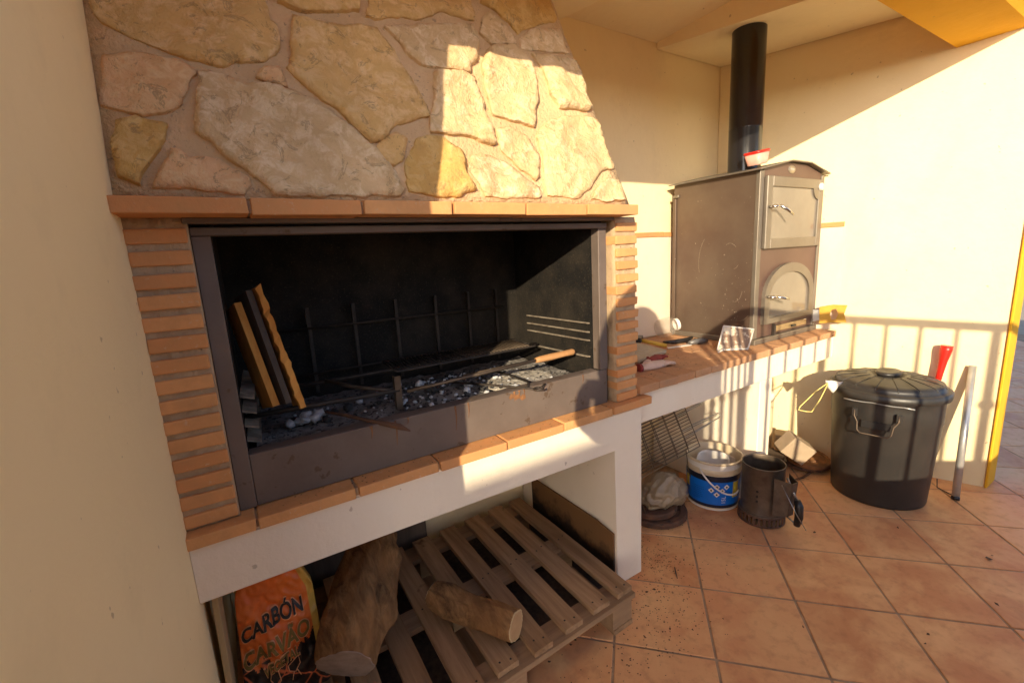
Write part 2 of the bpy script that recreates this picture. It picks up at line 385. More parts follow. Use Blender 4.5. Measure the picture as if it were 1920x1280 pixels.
fin(prism(bmesh.new(), [(3.037, .719), (3.522, -.63), (3.655, -.63), (3.17, .72)], -.02, 2.9, .006), 'wall_face', 'plaster_cream', rw)
fin(Bx((3.512, -.644, .0), (3.66, -.632, 2.30), .003), 'yellow_edge', 'plaster_yellow', rw)
# ceiling: sloping plaster slab, lower soffit over the oven, one plastered beam by the hood
bm = bmesh.new()
prism3(bm, [(-.3, .72, 2.53), (-.3, -.34, 2.76), (-.3, -.34, 2.9), (-.3, .72, 2.9)], (3.6, 0, 0))
ceiling = struct(fin(bm, 'ceiling', 'plaster_ceiling'))
fin(prism(bmesh.new(), [(2.43, .716), (2.80, -.335), (3.40, -.335), (3.03, .716)], 2.497, 2.85, .003), 'soffit', 'plaster_ceiling', ceiling)
fin(prism(bmesh.new(), [(1.35, .716), (1.66, -.335), (1.98, -.335), (1.69, .716)], 2.485, 2.85, .003), 'ceiling_beam', 'plaster_ceiling', ceiling)
o = fin(prism3(bmesh.new(), [(-1.5, -.325, 2.288), (-1.5, -.56, 2.312), (-1.5, -.66, 2.42), (-1.5, -.66, 3.0), (-1.5, -.325, 3.0)], (9.5, 0, 0)), 'roof_beam', 'plaster_yellow')
tag(o, 'yellow painted roof edge beam crossing above the oven', 'beam')

# floor: slab with individually laid terracotta tiles
TS = 1.4223*.24; TH = -.8243; TX, TY = 7.8728*.24, .1486*.24
floor = struct(fin(Bx((-3, -4.5, -.05), (9, .8, -.0035)), 'floor', 'grout'))
tm = []
for i in range(5):
    bm = Bx((-.1665, -.1665, -.012), (.1665, .1665, 0), .0028, 2)
    me = bpy.data.meshes.new('tile'); bm.to_mesh(me); bm.free(); me.materials.append(MT['tile']); tm.append(me)
rest = bmesh.new(); cT, sT = math.cos(TH), math.sin(TH)
for i in range(-22, 23):
    for j in range(-22, 23):
        u, v = (i+.5)*TS, -(j+.5)*TS
        x, y = TX+u*cT-v*sT, TY+u*sT+v*cT
        if not (-2.6 < x < 8.6 and -4.1 < y < .42): continue
        d = Vector((x, y, 0))-CAM; zc = d.dot(CF)
        seen = False
        if zc > .2:
            px, py = 960+FPX*d.dot(CR)/zc, 640-FPX*d.dot(CU)/zc
            seen = -200 < px < 2250 and 300 < py < 1600
        mw = Matrix.Translation((x, y, random.uniform(-.0012, .0008))) @ Matrix.Rotation(TH+random.uniform(-.004, .004), 4, 'Z') @ Matrix.Rotation(random.uniform(-.002, .002), 4, 'X')
        if seen: link('tile', random.choice(tm), floor, mw)
        else: box(rest, (-.1665, -.1665, -.012), (.1665, .1665, 0), 0, 1, mw)
stuff(fin(rest, 'tile_field', 'tile', floor))

# ------------------------------------------------------------------ brick barbecue
bbq = thing('brick_barbecue', 'built-in brick barbecue with stone hood on a white plastered base', 'barbecue', (.75, .35, 0))
bm = prism3(bmesh.new(), [(1.518, .014, 0), (1.518, .014, .764), (-.004, .014, .764), (-.004, .014, .617), (1.366, .014, .617), (1.366, .014, 0)], (0, .70, 0))
bmesh.ops.bevel(bm, geom=[e for e in bm.edges], offset=.005, segments=2, affect='EDGES')
fin(bm, 'plaster_base', 'plaster_white', bbq)
# lintel course
lint = fin(Bx((-.004, -.034, 1.511), (1.424, .2, 1.537)), 'lintel_core', 'mortar', bbq)
xs = [-.006, .228, .468, .708, .948, 1.188, 1.431]
for a, b in zip(xs, xs[1:]): put_brick('brick', (b-a-.007, .12, .0335), ((a+b)/2, .010, 1.5235), lint, bev=.003)
# sill course
sill = fin(Bx((-.003, .014, .7665), (1.54, .30, .7885)), 'sill_core', 'mortar', bbq)
s1 = .5971*.24; xs = [-.004, s1]+[s1+.24*k for k in range(1, 6)]+[1.566]
for a, b in zip(xs, xs[1:]): put_brick('brick', (b-a-.007, .12, .0305), ((a+b)/2, .060, .780), sill, bev=.0035)
# brick piers at both sides of the opening
for (x0, x1) in ((-.003, .109), (1.398, 1.513)):
    bmp = Bx((x0+.001, .0405, .796), ((x1-.006) if x0 > 1 else .1095, .60, 1.5085)); bmesh.ops.subdivide_edges(bmp, edges=bmp.edges[:], cuts=30, use_grid_fill=True)
    for v in bmp.verts:
        if v.co.y < .06: v.co.y += .004*noise.noise(v.co*60)+.002*noise.noise(v.co*150)
    pier = fin(bmp, 'brick_pier', 'mortar', bbq, True)
    for k in range(15):
        z = .8185+k*.0466; dx = random.uniform(-.003, .004)
        put_brick('brick', (x1-x0-.004, .22, .0315), ((x0+x1)/2+dx*(1 if x0 > 1 else 0), .141, z), pier, bev=.0042, jit=.002)
# hood: mortar body, then each stone
HS = (.315)/(2.5-1.545)
def hoodY(z): return .0 + HS*(z-1.545)
bm = bmesh.new()
A = [bm.verts.new(p) for p in ((-.004, 0, 1.5425), (1.437, 0, 1.5425), (1.437, .70, 1.5425), (.004, .70, 1.5425))]
B_ = [bm.verts.new(p) for p in ((-.004, hoodY(2.72), 2.72), (1.225, hoodY(2.72), 2.72), (1.225, .70, 2.72), (.004, .70, 2.72))]
bm.faces.new(A); bm.faces.new(B_)
for i in range(4): bm.faces.new((A[i], A[(i+1) % 4], B_[(i+1) % 4], B_[i]))
bmesh.ops.subdivide_edges(bm, edges=bm.edges[:], cuts=24, use_grid_fill=True)
for v in bm.verts:
    if v.co.y < .45 and v.co.x > .02: v.co += Vector((0, -1, 0))*(noise.noise(v.co*9)*.006+noise.noise(v.co*30)*.003)
hood = fin(bm, 'hood', 'hood_mortar', bbq, True)
HN = Vector((0, -1, HS)).normalized()
def onhood(px, py): return hit(px, py, HN, Vector((0, 0, 1.545))+HN*.012)
q1 = 2.977
c1 = lambda *p: [(x/q1, y/q1) for x, y in p]
c2 = lambda *p: [(640+x/q1, y/q1) for x, y in p]
STONES = [
 ('stone_yellow', [(167, -70), (166, 0), (175, 20), (188, 35), (235, 57), (255, 69), (302, 87), (356, 104), (406, 116), (453, 111), (497, 107), (517, 97), (522, 77), (517, 50), (504, 30), (495, 0), (490, -70)]),
 ('stone_pink', c1((575, 295), (680, 290), (800, 300), (960, 320), (1085, 375), (1060, 420), (1040, 480), (1000, 530), (995, 575), (880, 615), (800, 630), (720, 605), (570, 570), (575, 420))),
 ('stone_ochre', c1((645, 675), (770, 655), (930, 690), (920, 720), (880, 820), (800, 930), (770, 1020), (740, 1015), (650, 975), (640, 820))),
 ('stone_pink', c1((960, 825), (1000, 830), (1050, 870), (1130, 870), (1210, 890), (1390, 985), (1400, 1020), (1350, 1080), (1250, 1060), (1100, 1042), (950, 1040), (865, 1035), (870, 980), (920, 920))),
 ('stone_grey', [(375, 133), (396, 134), (460, 155), (524, 161), (571, 181), (621, 208), (660, 240), (700, 275), (740, 320), (757, 355), (752, 363), (640, 364), (520, 364), (470, 320), (411, 275), (370, 242), (374, 180)]),
 ('stone_yellow', [(551, 27), (600, 38), (640, 45), (680, 44), (707, 50), (737, 87), (757.6, 124), (781, 161), (801, 195), (806, 212), (741, 232), (720.6, 258.6), (693.8, 262), (660, 228), (640, 208), (588, 168), (537.5, 126), (551, 101), (548, 60)]),
 ('stone_yellow', [(704, 277), (744, 245), (764, 259), (756, 299), (741, 307), (724, 299)]),
 ('stone_pink', [(497, 124), (524, 123), (537, 158), (484, 143)]),
 ('stone_yellow', [(694, -60), (694, 0), (689, 25), (707, 32), (758, 27), (784, 34), (828, 17), (889, 35), (890, 20), (883, 0), (880, -60)]),
 ('stone_yellow', [(515, -60), (525, -4), (560, 13), (620, 18), (672, 14), (674, 0), (670, -60)]),
 ('stone_grey', [(722, 47), (800, 45), (888.6, 43.7), (898.6, 72), (898.6, 94), (892, 112.5), (882, 117.6), (880, 131), (872, 129), (821, 121), (794.5, 119), (768, 97), (751, 74)]),
 ('stone_grey', [(906, 30), (922, 20), (942, 36), (967, 66), (968, 79), (942, 77), (925, 79), (903, 57)]),
 ('stone_ochre', [(908, -60), (905, 0), (932, 15), (956, 38), (973, 59), (1003, 45), (1038, 37), (1045, 32), (1034, 0), (1015, -60)]),
 ('stone_grey', [(978, 68), (1003, 53), (1050, 52), (1066, 95), (1000, 92), (981, 88)]),
 ('stone_pale', [(925.5, 84), (962.5, 84), (979, 93), (1001, 124), (1011, 175), (1004.5, 201.5), (1003, 233.5), (976, 225), (942, 217), (925.5, 212), (911, 161), (907, 124), (915, 91)]),
 ('stone_pale', [(818, 134), (875, 134), (890, 146), (905, 188), (907, 203), (923, 232), (930.6, 265), (922, 269), (895, 257), (865, 248.6), (828, 247), (810, 243), (808, 218), (818, 175)]),
 ('stone_pale', [(999, 99), (1040, 104), (1080, 112), (1088, 128), (1109, 200), (1103, 206), (1050, 198), (1036, 175), (1023, 134)]),
 ('stone_ochre', [(806, 251), (838, 260), (870, 283), (876, 316), (892, 351), (855, 367), (818, 364), (769, 353), (765, 336), (765, 296), (783, 262)]),
 ('stone_pale', [(934, 237), (959, 237), (991, 257), (1011, 286), (1014, 328), (1005, 334), (964, 299), (944, 282)]),
 ('stone_grey', [(888.6, 292), (909, 287), (935.6, 297), (962.5, 311), (994, 338), (1011, 348), (1017, 365), (993, 369), (915.5, 365), (905, 349), (882, 312)]),
 ('stone_pale', [(1019.6, 232), (1056.5, 217), (1113, 216), (1129, 246), (1154, 312), (1130, 317), (1110, 349), (1087, 369), (1028, 362), (1025, 322), (1023, 295.6), (1011, 257)]),
 ('stone_grey', [(1124, 348), (1140.5, 333), (1162, 337), (1175, 372), (1137, 374), (1112, 371), (1116, 360)]),
]
def make_stone(poly, m, idx):
    P = [onhood(*p) for p in poly]; n = len(P); D = []
    for i in range(n):
        a, b = P[i], P[(i+1) % n]; k = max(1, int((b-a).length/.009))
        for t in range(k): D.append(a.lerp(b, t/k))
    c = sum(D, Vector())/len(D); ax = Vector((1, 0, 0)); ay = HN.cross(ax)
    D2 = []
    for p in D:
        nv = noise.noise_vector(p*30+Vector((idx*3.3, 0, 0)))*.0065+noise.noise_vector(p*95)*.003
        dc = (p-c); D2.append(p+dc.normalized()*.0035+ax*nv.x+ay*nv.y)
    h = .009+.011*random.random()
    flat = [Vector(((p-c).dot(ax), (p-c).dot(ay))) for p in D2]; nb = len(flat)
    def inside(x, y):
        r_ = False
        for k in range(nb):
            a, b = flat[k], flat[k-1]
            if (a.y > y) != (b.y > y) and x < (b.x-a.x)*(y-a.y)/(b.y-a.y)+a.x: r_ = not r_
        return r_
    x0, x1 = min(p.x for p in flat), max(p.x for p in flat); y0, y1 = min(p.y for p in flat), max(p.y for p in flat)
    pts = list(flat); stp = .0105; dist = [0.]*nb
    for iy in range(int((y1-y0)/stp)+1):
        for ix in range(int((x1-x0)/stp)+1):
            x = x0+(ix+.5*(iy % 2)+random.uniform(-.25, .25))*stp; y = y0+(iy+random.uniform(-.25, .25))*stp
            dd = min((p.x-x)**2+(p.y-y)**2 for p in flat)**.5
            if dd > .0055 and inside(x, y): pts.append(Vector((x, y))); dist.append(dd)
    vo, _, fo, ov_, _, _ = geometry.delaunay_2d_cdt(pts, [(k, (k+1) % nb) for k in range(nb)], [], 1, 1e-6)
    bm = bmesh.new(); tilt = Vector((random.uniform(-.03, .03), random.uniform(-.03, .03))); vs = []
    for k, p in enumerate(vo):
        src = ov_[k][0] if ov_[k] else 0; d_ = dist[src] if src < len(dist) else 0.
        q = c+ax*p.x+ay*p.y; e_ = min(1., d_/.009); e_ = e_*e_*(3-2*e_)
        z = h*(.6+.4*e_)
        z += e_*(noise.fractal(q*6+Vector((idx*5.1, 0, 0)), .9, 2.1, 5)*.012+noise.noise(q*40)*.0022+noise.noise(q*90)*.001+.0040*math.tanh(9*noise.noise(q*5.5+Vector((0, idx*2.7, 4)))))
        z += (tilt.x*p.x+tilt.y*p.y)*e_
        vs.append(bm.verts.new(q-HN*.012+HN*max(z, .003)))
    for f in fo:
        try: bm.faces.new([vs[k] for k in f]).smooth = True
        except ValueError: pass
    low = [bm.verts.new(v.co-HN*(.03+(v.co-c).dot(HN)*0)) for v in vs[:nb]]
    for k in range(nb):
        try: bm.faces.new((vs[k], vs[(k+1) % nb], low[(k+1) % nb], low[k]))
        except ValueError: pass
    fin(bm, 'stone', m, hood)
for i, (m, poly) in enumerate(STONES): make_stone(poly, m, i)

# steel frame round the opening
fr = bmesh.new()
box(fr, (.110, .060, .797), (.148, .10, 1.470), .002)
box(fr, (1.336, .060, .937), (1.376, .10, 1.470), .002)
box(fr, (.110, .056, 1.4705), (1.376, .10, 1.489), .002)
box(fr, (.10, .034, 1.4955), (1.392, .09, 1.508), .002)
fin(fr, 'steel_frame', 'steel_frame', bbq)
bm = Bx((.1485, .064, .797), (1.376, .078, .935), .002); box(bm, (.1485, .0785, .922), (1.336, .115, .9345), .002)
fin(bm, 'fire_tray_front', 'steel_frame', bbq)
bm = bmesh.new(); random.seed(8)
for k in range(9):
    x = random.uniform(.35, 1.25) if k > 2 else .94+.02*k; zt = .934; L_ = random.uniform(.02, .09)
    tube(bm, [(x+.002*math.sin(t), .0637, zt-L_*t/4) for t in range(5)], [random.uniform(.003, .006), .003, .0024, .0016, .0006], 6)
for k in range(3): lump(bm, (.93+.022*k, .0640, .918-.006*k), .012, k+3, 0, .8, 2)
for v in bm.verts: v.co.y = .0637+(v.co.y-.0637)*.12
stuff(fin(bm, 'rust_run', 'rust_orange', bbq)); random.seed(21)
# firebox panels (soot)
FB = .60; t_ = .04
fin(prism(bmesh.new(), [(1.336, .101), (1.336-t_*(FB-.10), FB), (1.39, FB), (1.39, .101)], .90, 1.68), 'firebox_side', 'soot', bbq)
fin(prism(bmesh.new(), [(.150, .101), (.158, FB), (.113, FB), (.113, .101)], .90, 1.68), 'firebox_side', 'soot', bbq)
fin(Bx((.113, FB+.001, .90), (1.39, FB+.06, 1.68)), 'firebox_back', 'soot', bbq)
fin(Bx((.113, .101, 1.681), (1.39, FB, 1.71)), 'firebox_top', 'soot', bbq)
fin(Bx((.113, .0787, .80), (1.39, FB+.05, .905)), 'firebox_floor', 'soot', bbq)
for z in (1.118, 1.083, 1.050, .985):       # rails welded to both sides for the grate
    bm = bmesh.new(); xr = lambda y: 1.336-t_*(y-.10)
    prism3(bm, [(xr(.115), .115, z), (xr(.115)-.016, .115, z+.002), (xr(.115)-.016, .115, z-.003), (xr(.115), .115, z-.006)], (-t_*.39, .39, 0))
    fin(bm, 'grate_rail', 'rail_ash', bbq)
for z in (1.075, 1.035, .995, .955):
    bm = bmesh.new(); prism3(bm, [(.150, .13, z), (.182, .13, z-.012), (.182, .13, z-.017), (.150, .13, z-.006)], (.02, .34, 0))
    fin(bm, 'grate_rail', 'rail_ash', bbq)

# ash bed and coals
bm = bmesh.new(); NX, NY = 130, 46; g = []
for i in range(NX+1):
    row = []
    for j in range(NY+1):
        x = .17+1.135*i/NX; y = .117+(FB-.125)*j/NY
        z = .909+.010*noise.noise(Vector((x*9, y*9, 0)))+.006*noise.noise(Vector((x*40, y*40, 3)))+.022*math.exp(-((x-.80)/.22)**2-((y-.33)/.12)**2)
        row.append(bm.verts.new((x, y, max(z, .9055))))
    g.append(row)
for i in range(NX):
    for j in range(NY): bm.faces.new((g[i][j], g[i+1][j], g[i+1][j+1], g[i][j+1])).smooth = True
tag(stuff(fin(bm, 'ash_bed', 'ash')), 'grey wood ash spread over the floor of the firebox', 'ash')
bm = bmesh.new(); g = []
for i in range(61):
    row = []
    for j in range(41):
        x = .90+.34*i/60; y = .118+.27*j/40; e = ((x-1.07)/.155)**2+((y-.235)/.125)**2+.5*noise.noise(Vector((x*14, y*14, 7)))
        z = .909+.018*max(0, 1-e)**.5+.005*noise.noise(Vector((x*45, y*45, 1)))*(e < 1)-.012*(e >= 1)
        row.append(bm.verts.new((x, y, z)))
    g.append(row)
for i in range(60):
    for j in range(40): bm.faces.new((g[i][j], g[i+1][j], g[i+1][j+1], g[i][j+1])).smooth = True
tag(stuff(fin(bm, 'sunlit_ash_patch', 'ash_sunlit')), 'paler ash patch in the firebox with sunlight put into its colour', 'ash')  # ash made paler where the sun falls, light put into the colour
bm = bmesh.new()
for k in range(300):
    x = random.gauss(.80, .16); y = random.gauss(.30, .085)
    if k > 240: x, y = random.uniform(.2, 1.25), random.uniform(.14, .46)
    x = min(max(x, .2), 1.27); y = min(max(y, .13), .47); r = random.uniform(.0025, .009)*(2.0 if random.random() < .12 else 1)
    lump(bm, (x, y, .918+.022*math.exp(-((x-.80)/.22)**2-((y-.33)/.12)**2)+r*.4), r, k, 0 if random.random() < .42 else 1, .75, 1)
tag(stuff(fin(bm, 'spent_coals', ['ash_white', 'charcoal'], None, True)), 'white and black burnt coals heaped on the firebox ash', 'coals')

# rack standing at the back of the firebox
rk = thing('spit_rack', 'dark iron rack with upright prongs at the back of the firebox', 'rack', (.75, .48, .93))
fin(T([(.27, .572, 1.17), (1.22, .572, 1.163)], .004), 'cross_bar', 'iron_dark', rk)
fin(T([(.27, .572, 1.0), (1.22, .572, 1.0)], .004), 'cross_bar', 'iron_dark', rk)
for x in (.398, .56, .725, .895, 1.05, 1.19):
    bm = Bx((x-.006, .577, .925), (x+.006, .585, 1.243)); box(bm, (x-.010, .563, 1.185), (x-.004, .585, 1.243)); fin(bm, 'prong', 'iron_dark', rk)
# two long bars carrying a grate
gs = thing('grill_support', 'long iron bars laid across the firebox above the coals', 'grill support', (.75, .25, .98))
fin(T([(.155, .20, .995), (.58, .178, .988)], .0075), 'bar', 'iron_dark', gs)
fin(T([(.155, .415, 1.003), (.72, .40, 1.003), (1.28, .40, 1.003)], .0075), 'bar', 'iron_dark', gs)
fin(T([(.40, .40, 1.008), (.47, .31, .992), (.575, .178, .985)], .007), 'bar', 'iron_warm', gs)
bm = Bx((.566, .172, .925), (.586, .176, 1.035)); box(bm, (.566, .1765, .925), (.570, .192, 1.035)); fin(bm, 'upright', 'iron_warm', gs)
gt = thing('grill_grate', 'black barred cooking grate lying on the iron bars', 'grate', (.92, .36, 1.0))
gx = [.62, 1.21]
fin(T([(gx[0], .315, 1.016), (gx[1], .315, 1.016), (gx[1], .475, 1.022), (gx[0], .475, 1.022)], .005, 8, True), 'grate_frame', 'iron_dark', gt)
for k in range(38):
    x = gx[0]+.012+k*(gx[1]-gx[0]-.02)/38; fin(T([(x, .315, 1.018), (x, .475, 1.024)], .0028, 6), 'grate_bar', 'iron_warm' if x > .9 else 'iron_dark', gt)  # bars on the sunlit side coloured lighter, as if lit
fk = thing('skewer_fork', 'long iron skewer with a turned wooden handle across the firebox', 'skewer', (.95, .16, .99))
fin(T([(.60, .160, .984), (1.10, .143, 1.004)], .0065), 'shaft', 'iron_warm', fk)
fin(T([(.82, .20, .985), (1.02, .155, 1.0), (1.11, .143, 1.004)], .0055), 'prong', 'iron_warm', fk)
fin(T([(1.09, .1435, 1.0035), (1.11, .143, 1.0045), (1.16, .141, 1.006), (1.22, .139, 1.008), (1.262, .138, 1.009), (1.272, .1377, 1.0095)], [.009, .012, .013, .0115, .013, .008], 14), 'handle', 'handle_wood', fk)
# tongs lying over the tray front
tg = thing('fire_tongs', 'black iron fire tongs lying over the front of the fire tray', 'tongs', (.95, .1, .94))
fin(T([(.80, .30, .945), (.90, .16, .944), (.985, .055, .9385), (1.0, .03, .937)], .0042), 'tong_arm', 'iron_dark', tg)
fin(T([(1.0, .30, .95), (1.02, .20, .946), (1.025, .10, .943), (.99, .056, .9395)], .0042), 'tong_arm', 'iron_dark', tg)
fin(T(arc((1.014, .022, .937), .017, .6, 5.4, 12, (1, 0, 0), (0, 1, 0)), .0040), 'handle_loop', 'iron_dark', tg)
fin(T([(1.03, .03, .937), (1.06, .05, .938)], .004), 'handle_tip', 'iron_dark', tg)
pk = fin(T([(.36, .285, .940), (.40, .21, .942), (.46, .09, .940), (.52, .02, .929), (.545, .0, .915)], [.004, .0055, .006, .0095, .002], 8), 'fire_poker', 'rust')
tag(pk, 'rusty spear-tipped poker hanging over the fire tray edge', 'poker')
rg = bmesh.new()
for k in range(7): lump(rg, (.285+.012*k+random.uniform(-.01, .01), .262+random.uniform(-.02, .03), .927+random.uniform(0, .012)), random.uniform(.013, .022), k+40, 0, .8, 2)
tag(fin(rg, 'crumpled_paper', 'ash_white', None, True), 'crumpled pale paper lump beside the leaning planks', 'paper')

# three firewood planks leaning in the left of the firebox
def plank(name_m, base, top, wdir, wd, th, label, rough_edge=0.):
    base, top, wdir = Vector(base), Vector(top), Vector(wdir).normalized()
    ax = (top-base); L_ = ax.length; ax.normalize(); nn = ax.cross(wdir).normalized(); wdir = nn.cross(ax)
    bm = bmesh.new(); N = 26; rings = []
    for i in range(N+1):
        c = base+ax*(L_*i/N); e = rough_edge
        j1 = e*(noise.noise(Vector((i*.55, 1, 5)))+.6*noise.noise(Vector((i*1.9, 2, 1)))); j2 = e*(noise.noise(Vector((i*.5, 8, 2)))+.5*noise.noise(Vector((i*2.1, 3, 7))))
        ring = [c+wdir*(-wd/2+j1*.3)-nn*(th/2), c+wdir*(wd/2+j1)-nn*(th/2+j2), c+wdir*(wd/2+j2)+nn*(th/2+j1), c+wdir*(-wd/2+j2*.3)+nn*th/2]
        if i == N: ring = [p+ax*e*random.uniform(-1.5, 2.5) for p in ring]
        rings.append([bm.verts.new(p) for p in ring])
    for a, b in zip(rings, rings[1:]):
        for k in range(4): bm.faces.new((a[k], a[(k+1) % 4], b[(k+1) % 4], b[k]))
    bm.faces.new(rings[0][::-1]); bm.faces.new(rings[-1])
    bmesh.ops.bevel(bm, geom=[e for e in bm.edges if len(e.link_faces) == 2 and e.calc_face_angle(0) > .8], offset=.0012, segments=1, affect='EDGES')
    return tag(fin(bm, 'firewood_plank', name_m), label, 'plank', 'planks leaning in the firebox')
def pl_(p0, p1, y0, y1): return hY(*p0, y0), hY(*p1, y1)
a, b = pl_((508, 762), (437, 575), .235, .30); plank('plank_orange', a, b, (.25, -1, 0), .11, .018, 'short orange plank leaning closest to the steel jamb')
a, b = pl_((529, 757), (455, 552), .225, .29); plank('plank_grey', a, b, (.3, -1, 0), .11, .016, 'grey weathered plank leaning between two orange ones')
a, b = pl_((562, 763), (481, 548), .215, .27); plank('plank_orange', a, b, (.15, -1, 0), .09, .016, 'split orange plank with ragged splintered edge', .007)

# ------------------------------------------------------------------ under the barbecue
pal = thing('wooden_pallet', 'weathered grey wooden pallet pushed under the barbecue', 'pallet', (.80, .25, 0))
PR = math.radians(2.0); PO = Vector((1.285, -.155, 0))
def pw(u, v, z): return PO+Vector((-u*math.cos(PR)+v*.02, -u*math.sin(PR)+v, z))
def pbox(name, u0, u1, v0, v1, z0, z1, m, jit=.003):
    bm = bmesh.new(); N = 8; rings = []
    long_v = (v1-v0) > (u1-u0); sd = random.random()*50
    for i in range(N+1):
        t = i/N; j = [noise.noise(Vector((t*4, k*3.1, sd)))*jit for k in range(4)]
        if long_v:
            v = v0+(v1-v0)*t; ring = [pw(u0+j[0], v, z0), pw(u1+j[1], v, z0), pw(u1+j[1], v, z1+j[2]*.5), pw(u0+j[0], v, z1+j[3]*.5)]
        else:
            u = u0+(u1-u0)*t; ring = [pw(u, v0+j[0], z0), pw(u, v1+j[1], z0), pw(u, v1+j[1], z1+j[2]*.3), pw(u, v0+j[0], z1+j[3]*.3)]
        rings.append([bm.verts.new(p) for p in ring])
    for a, b in zip(rings, rings[1:]):
        for k in range(4): bm.faces.new((a[k], a[(k+1) % 4], b[(k+1) % 4], b[k]))
    bm.faces.new(rings[0][::-1]); bm.faces.new(rings[-1])
    bmesh.ops.bevel(bm, geom=[e for e in bm.edges if len(e.link_faces) == 2 and e.calc_face_angle(0) > .8], offset=.0018, segments=1, affect='EDGES')
    return fin(bm, name, m, pal)
us = [.0, .118, .252, .390, .520, .645, .775, .905, 1.03]
for k, u in enumerate(us):
    wd = random.uniform(.072, .080); v0 = random.uniform(.004, .018)
    sl_ = pbox('slat', u, u+wd, v0, .80, .126, .146, 'pallet_wood')
    for (uu, vv) in ((.25, .035), (.7, .045), (.3, .41), (.72, .40)):
        c = pw(u+wd*uu, vv, .1462); bm = Lt([(0, .0012), (.0032, .0010), (.0036, 0)], c, 8); fin(bm, 'nail', 'iron_dark', sl_)
for v in (.0, .355, .70): pbox('stringer', -.005, 1.12, v, v+.095, .104, .1245, 'pallet_wood_cross', .002)
for v in (.004, .36, .705):
    for u in (.01, .50, .99): pbox('block', u, u+.10, v, v+.085, .021, .103, 'pallet_wood_cross', .001)
for u in (.01, .50, .99): pbox('bottom_board', u, u+.098, .0, .79, .001, .020, 'pallet_wood', .001)

bm = bmesh.new(); g = []
for i in range(61):
    row = []
    for j in range(41):
        x = .02+1.33*i/60; y = -.06+.76*j/40; ed_ = min(1, j/5)*min(1, i/2)
        row.append(bm.verts.new((x+.004*noise.noise(Vector((y*20, 1, 0))), y+.03*noise.noise(Vector((x*9, 0, 3)))*(j < 6), .0012+ed_*(.005+.006*noise.noise(Vector((x*18, y*18, 2)))+.004*noise.noise(Vector((x*60, y*60, 2)))))))
    g.append(row)
for i in range(60):
    for j in range(40): bm.faces.new((g[i][j], g[i+1][j], g[i+1][j+1], g[i][j+1])).smooth = True
tag(stuff(fin(bm, 'dark_dirt_sheet', 'soil')), 'dark sheet of bark dirt added to darken the gaps of the pallet', 'dirt')  # dark dirt sheet, added so the gaps between slats read dark
def log_mesh(name, pts, rad, m, label, cut0=None, cut1=None, bump=.12, seed=0, rim=None, knots=()):
    pts = [Vector(p) for p in pts]; N = 60; seg = 64
    def pos(t):
        f = t*(len(pts)-1); i = min(int(f), len(pts)-2); u = f-i
        p0 = pts[max(i-1, 0)]; p1 = pts[i]; p2 = pts[i+1]; p3 = pts[min(i+2, len(pts)-1)]
        P = .5*((2*p1)+(p2-p0)*u+(2*p0-5*p1+4*p2-p3)*u*u+(3*p1-p0-3*p2+p3)*u**3)
        return P, rad[i]*(1-u)+rad[i+1]*u
    bm = bmesh.new(); rings = []; last = None
    for i in range(N+1):
        t = i/N; p, r = pos(t); d = (pos(min(t+.01, 1))[0]-pos(max(t-.01, 0))[0]).normalized()
        a = d.orthogonal() if last is None else last-d*last.dot(d)
        a.normalize(); last = a; b = d.cross(a); ring = []
        for k in range(seg):
            an = 2*PI*k/seg; dr = a*math.cos(an)+b*math.sin(an)
            nn = bump*noise.noise(p*7+dr*1.1+Vector((seed, 0, 0)))*1.6+.085*noise.noise(p*9+dr*6+Vector((0, seed, 0)))+.045*noise.noise(p*14+dr*17)+.02*noise.noise(p*60+dr*30)
            for kt, ka, kr in knots: nn += kr*math.exp(-((t-kt)/.06)**2-((math.remainder(an-ka, 2*PI))/.45)**2)
            ring.append(bm.verts.new(p+dr*r*(1+nn)))
        rings.append(ring)
    for a, b in zip(rings, rings[1:]):
        for k in range(seg): bm.faces.new((a[k], a[(k+1) % seg], b[(k+1) % seg], b[k])).smooth = True
    mats = [m]
    root = fin_later = None
    o = thing('log', label, 'log', pts[0]) 
    for ring, cm in ((rings[0], cut0), (rings[-1], cut1)):
        bm.faces.new(ring)
    body = fin(bm, 'bark', m, o)
    for end, cm in ((0, cut0), (-1, cut1)):
        if not cm: continue
        R0 = [v.co.copy() for v in body.data.vertices]; R0 = R0[:seg] if end == 0 else R0[seg*N:seg*(N+1)]
        c = sum(R0, Vector())/seg; dirv = (pts[0]-pts[1] if end == 0 else pts[-1]-pts[-2]).normalized()
        bm = bmesh.new(); cs = []
        for sc, h, mi in ((1.0, -.001, 0), (.985, .002, 0), (.91, .0022, 0), (.9, .0018, 1), (.6, .002, 1), (.3, .0022, 1)):
            cs.append([bm.verts.new(c+(p-c)*sc+dirv*(h+.0008*noise.noise(p*60*sc))) for p in R0])
        for i in range(5):
            for k in range(seg):
                f = bm.faces.new((cs[i][k], cs[i][(k+1) % seg], cs[i+1][(k+1) % seg], cs[i+1][k])); f.material_index = 0 if i < 2 else 1
        f = bm.faces.new(cs[-1]); f.material_index = 1
        fin(bm, 'cut_face', [rim or cm, cm], o)
    return o
LZ = .152
p0, p1, p2 = hZ(650, 1245, .245), hZ(672, 1150, .30), hZ(700, 1040, .36)
log_mesh('log', [p0, p1, p2, p2+(p2-p1)*.5], [.080, .100, .090, .07], 'bark', 'thick upright-tilted log with sawn grey end and knotty bark', 'log_cut_grey', None, .17, 3, 'log_cut_grey',
         [(.35, 1.2, .16), (.55, 2.4, .2), (.6, .3, .26), (.45, 3.5, .16), (.2, 5.2, .12)])
p0, p1, p2 = hZ(967, 1172, .204), hZ(895, 1148, .202), hZ(842, 1125, .204)
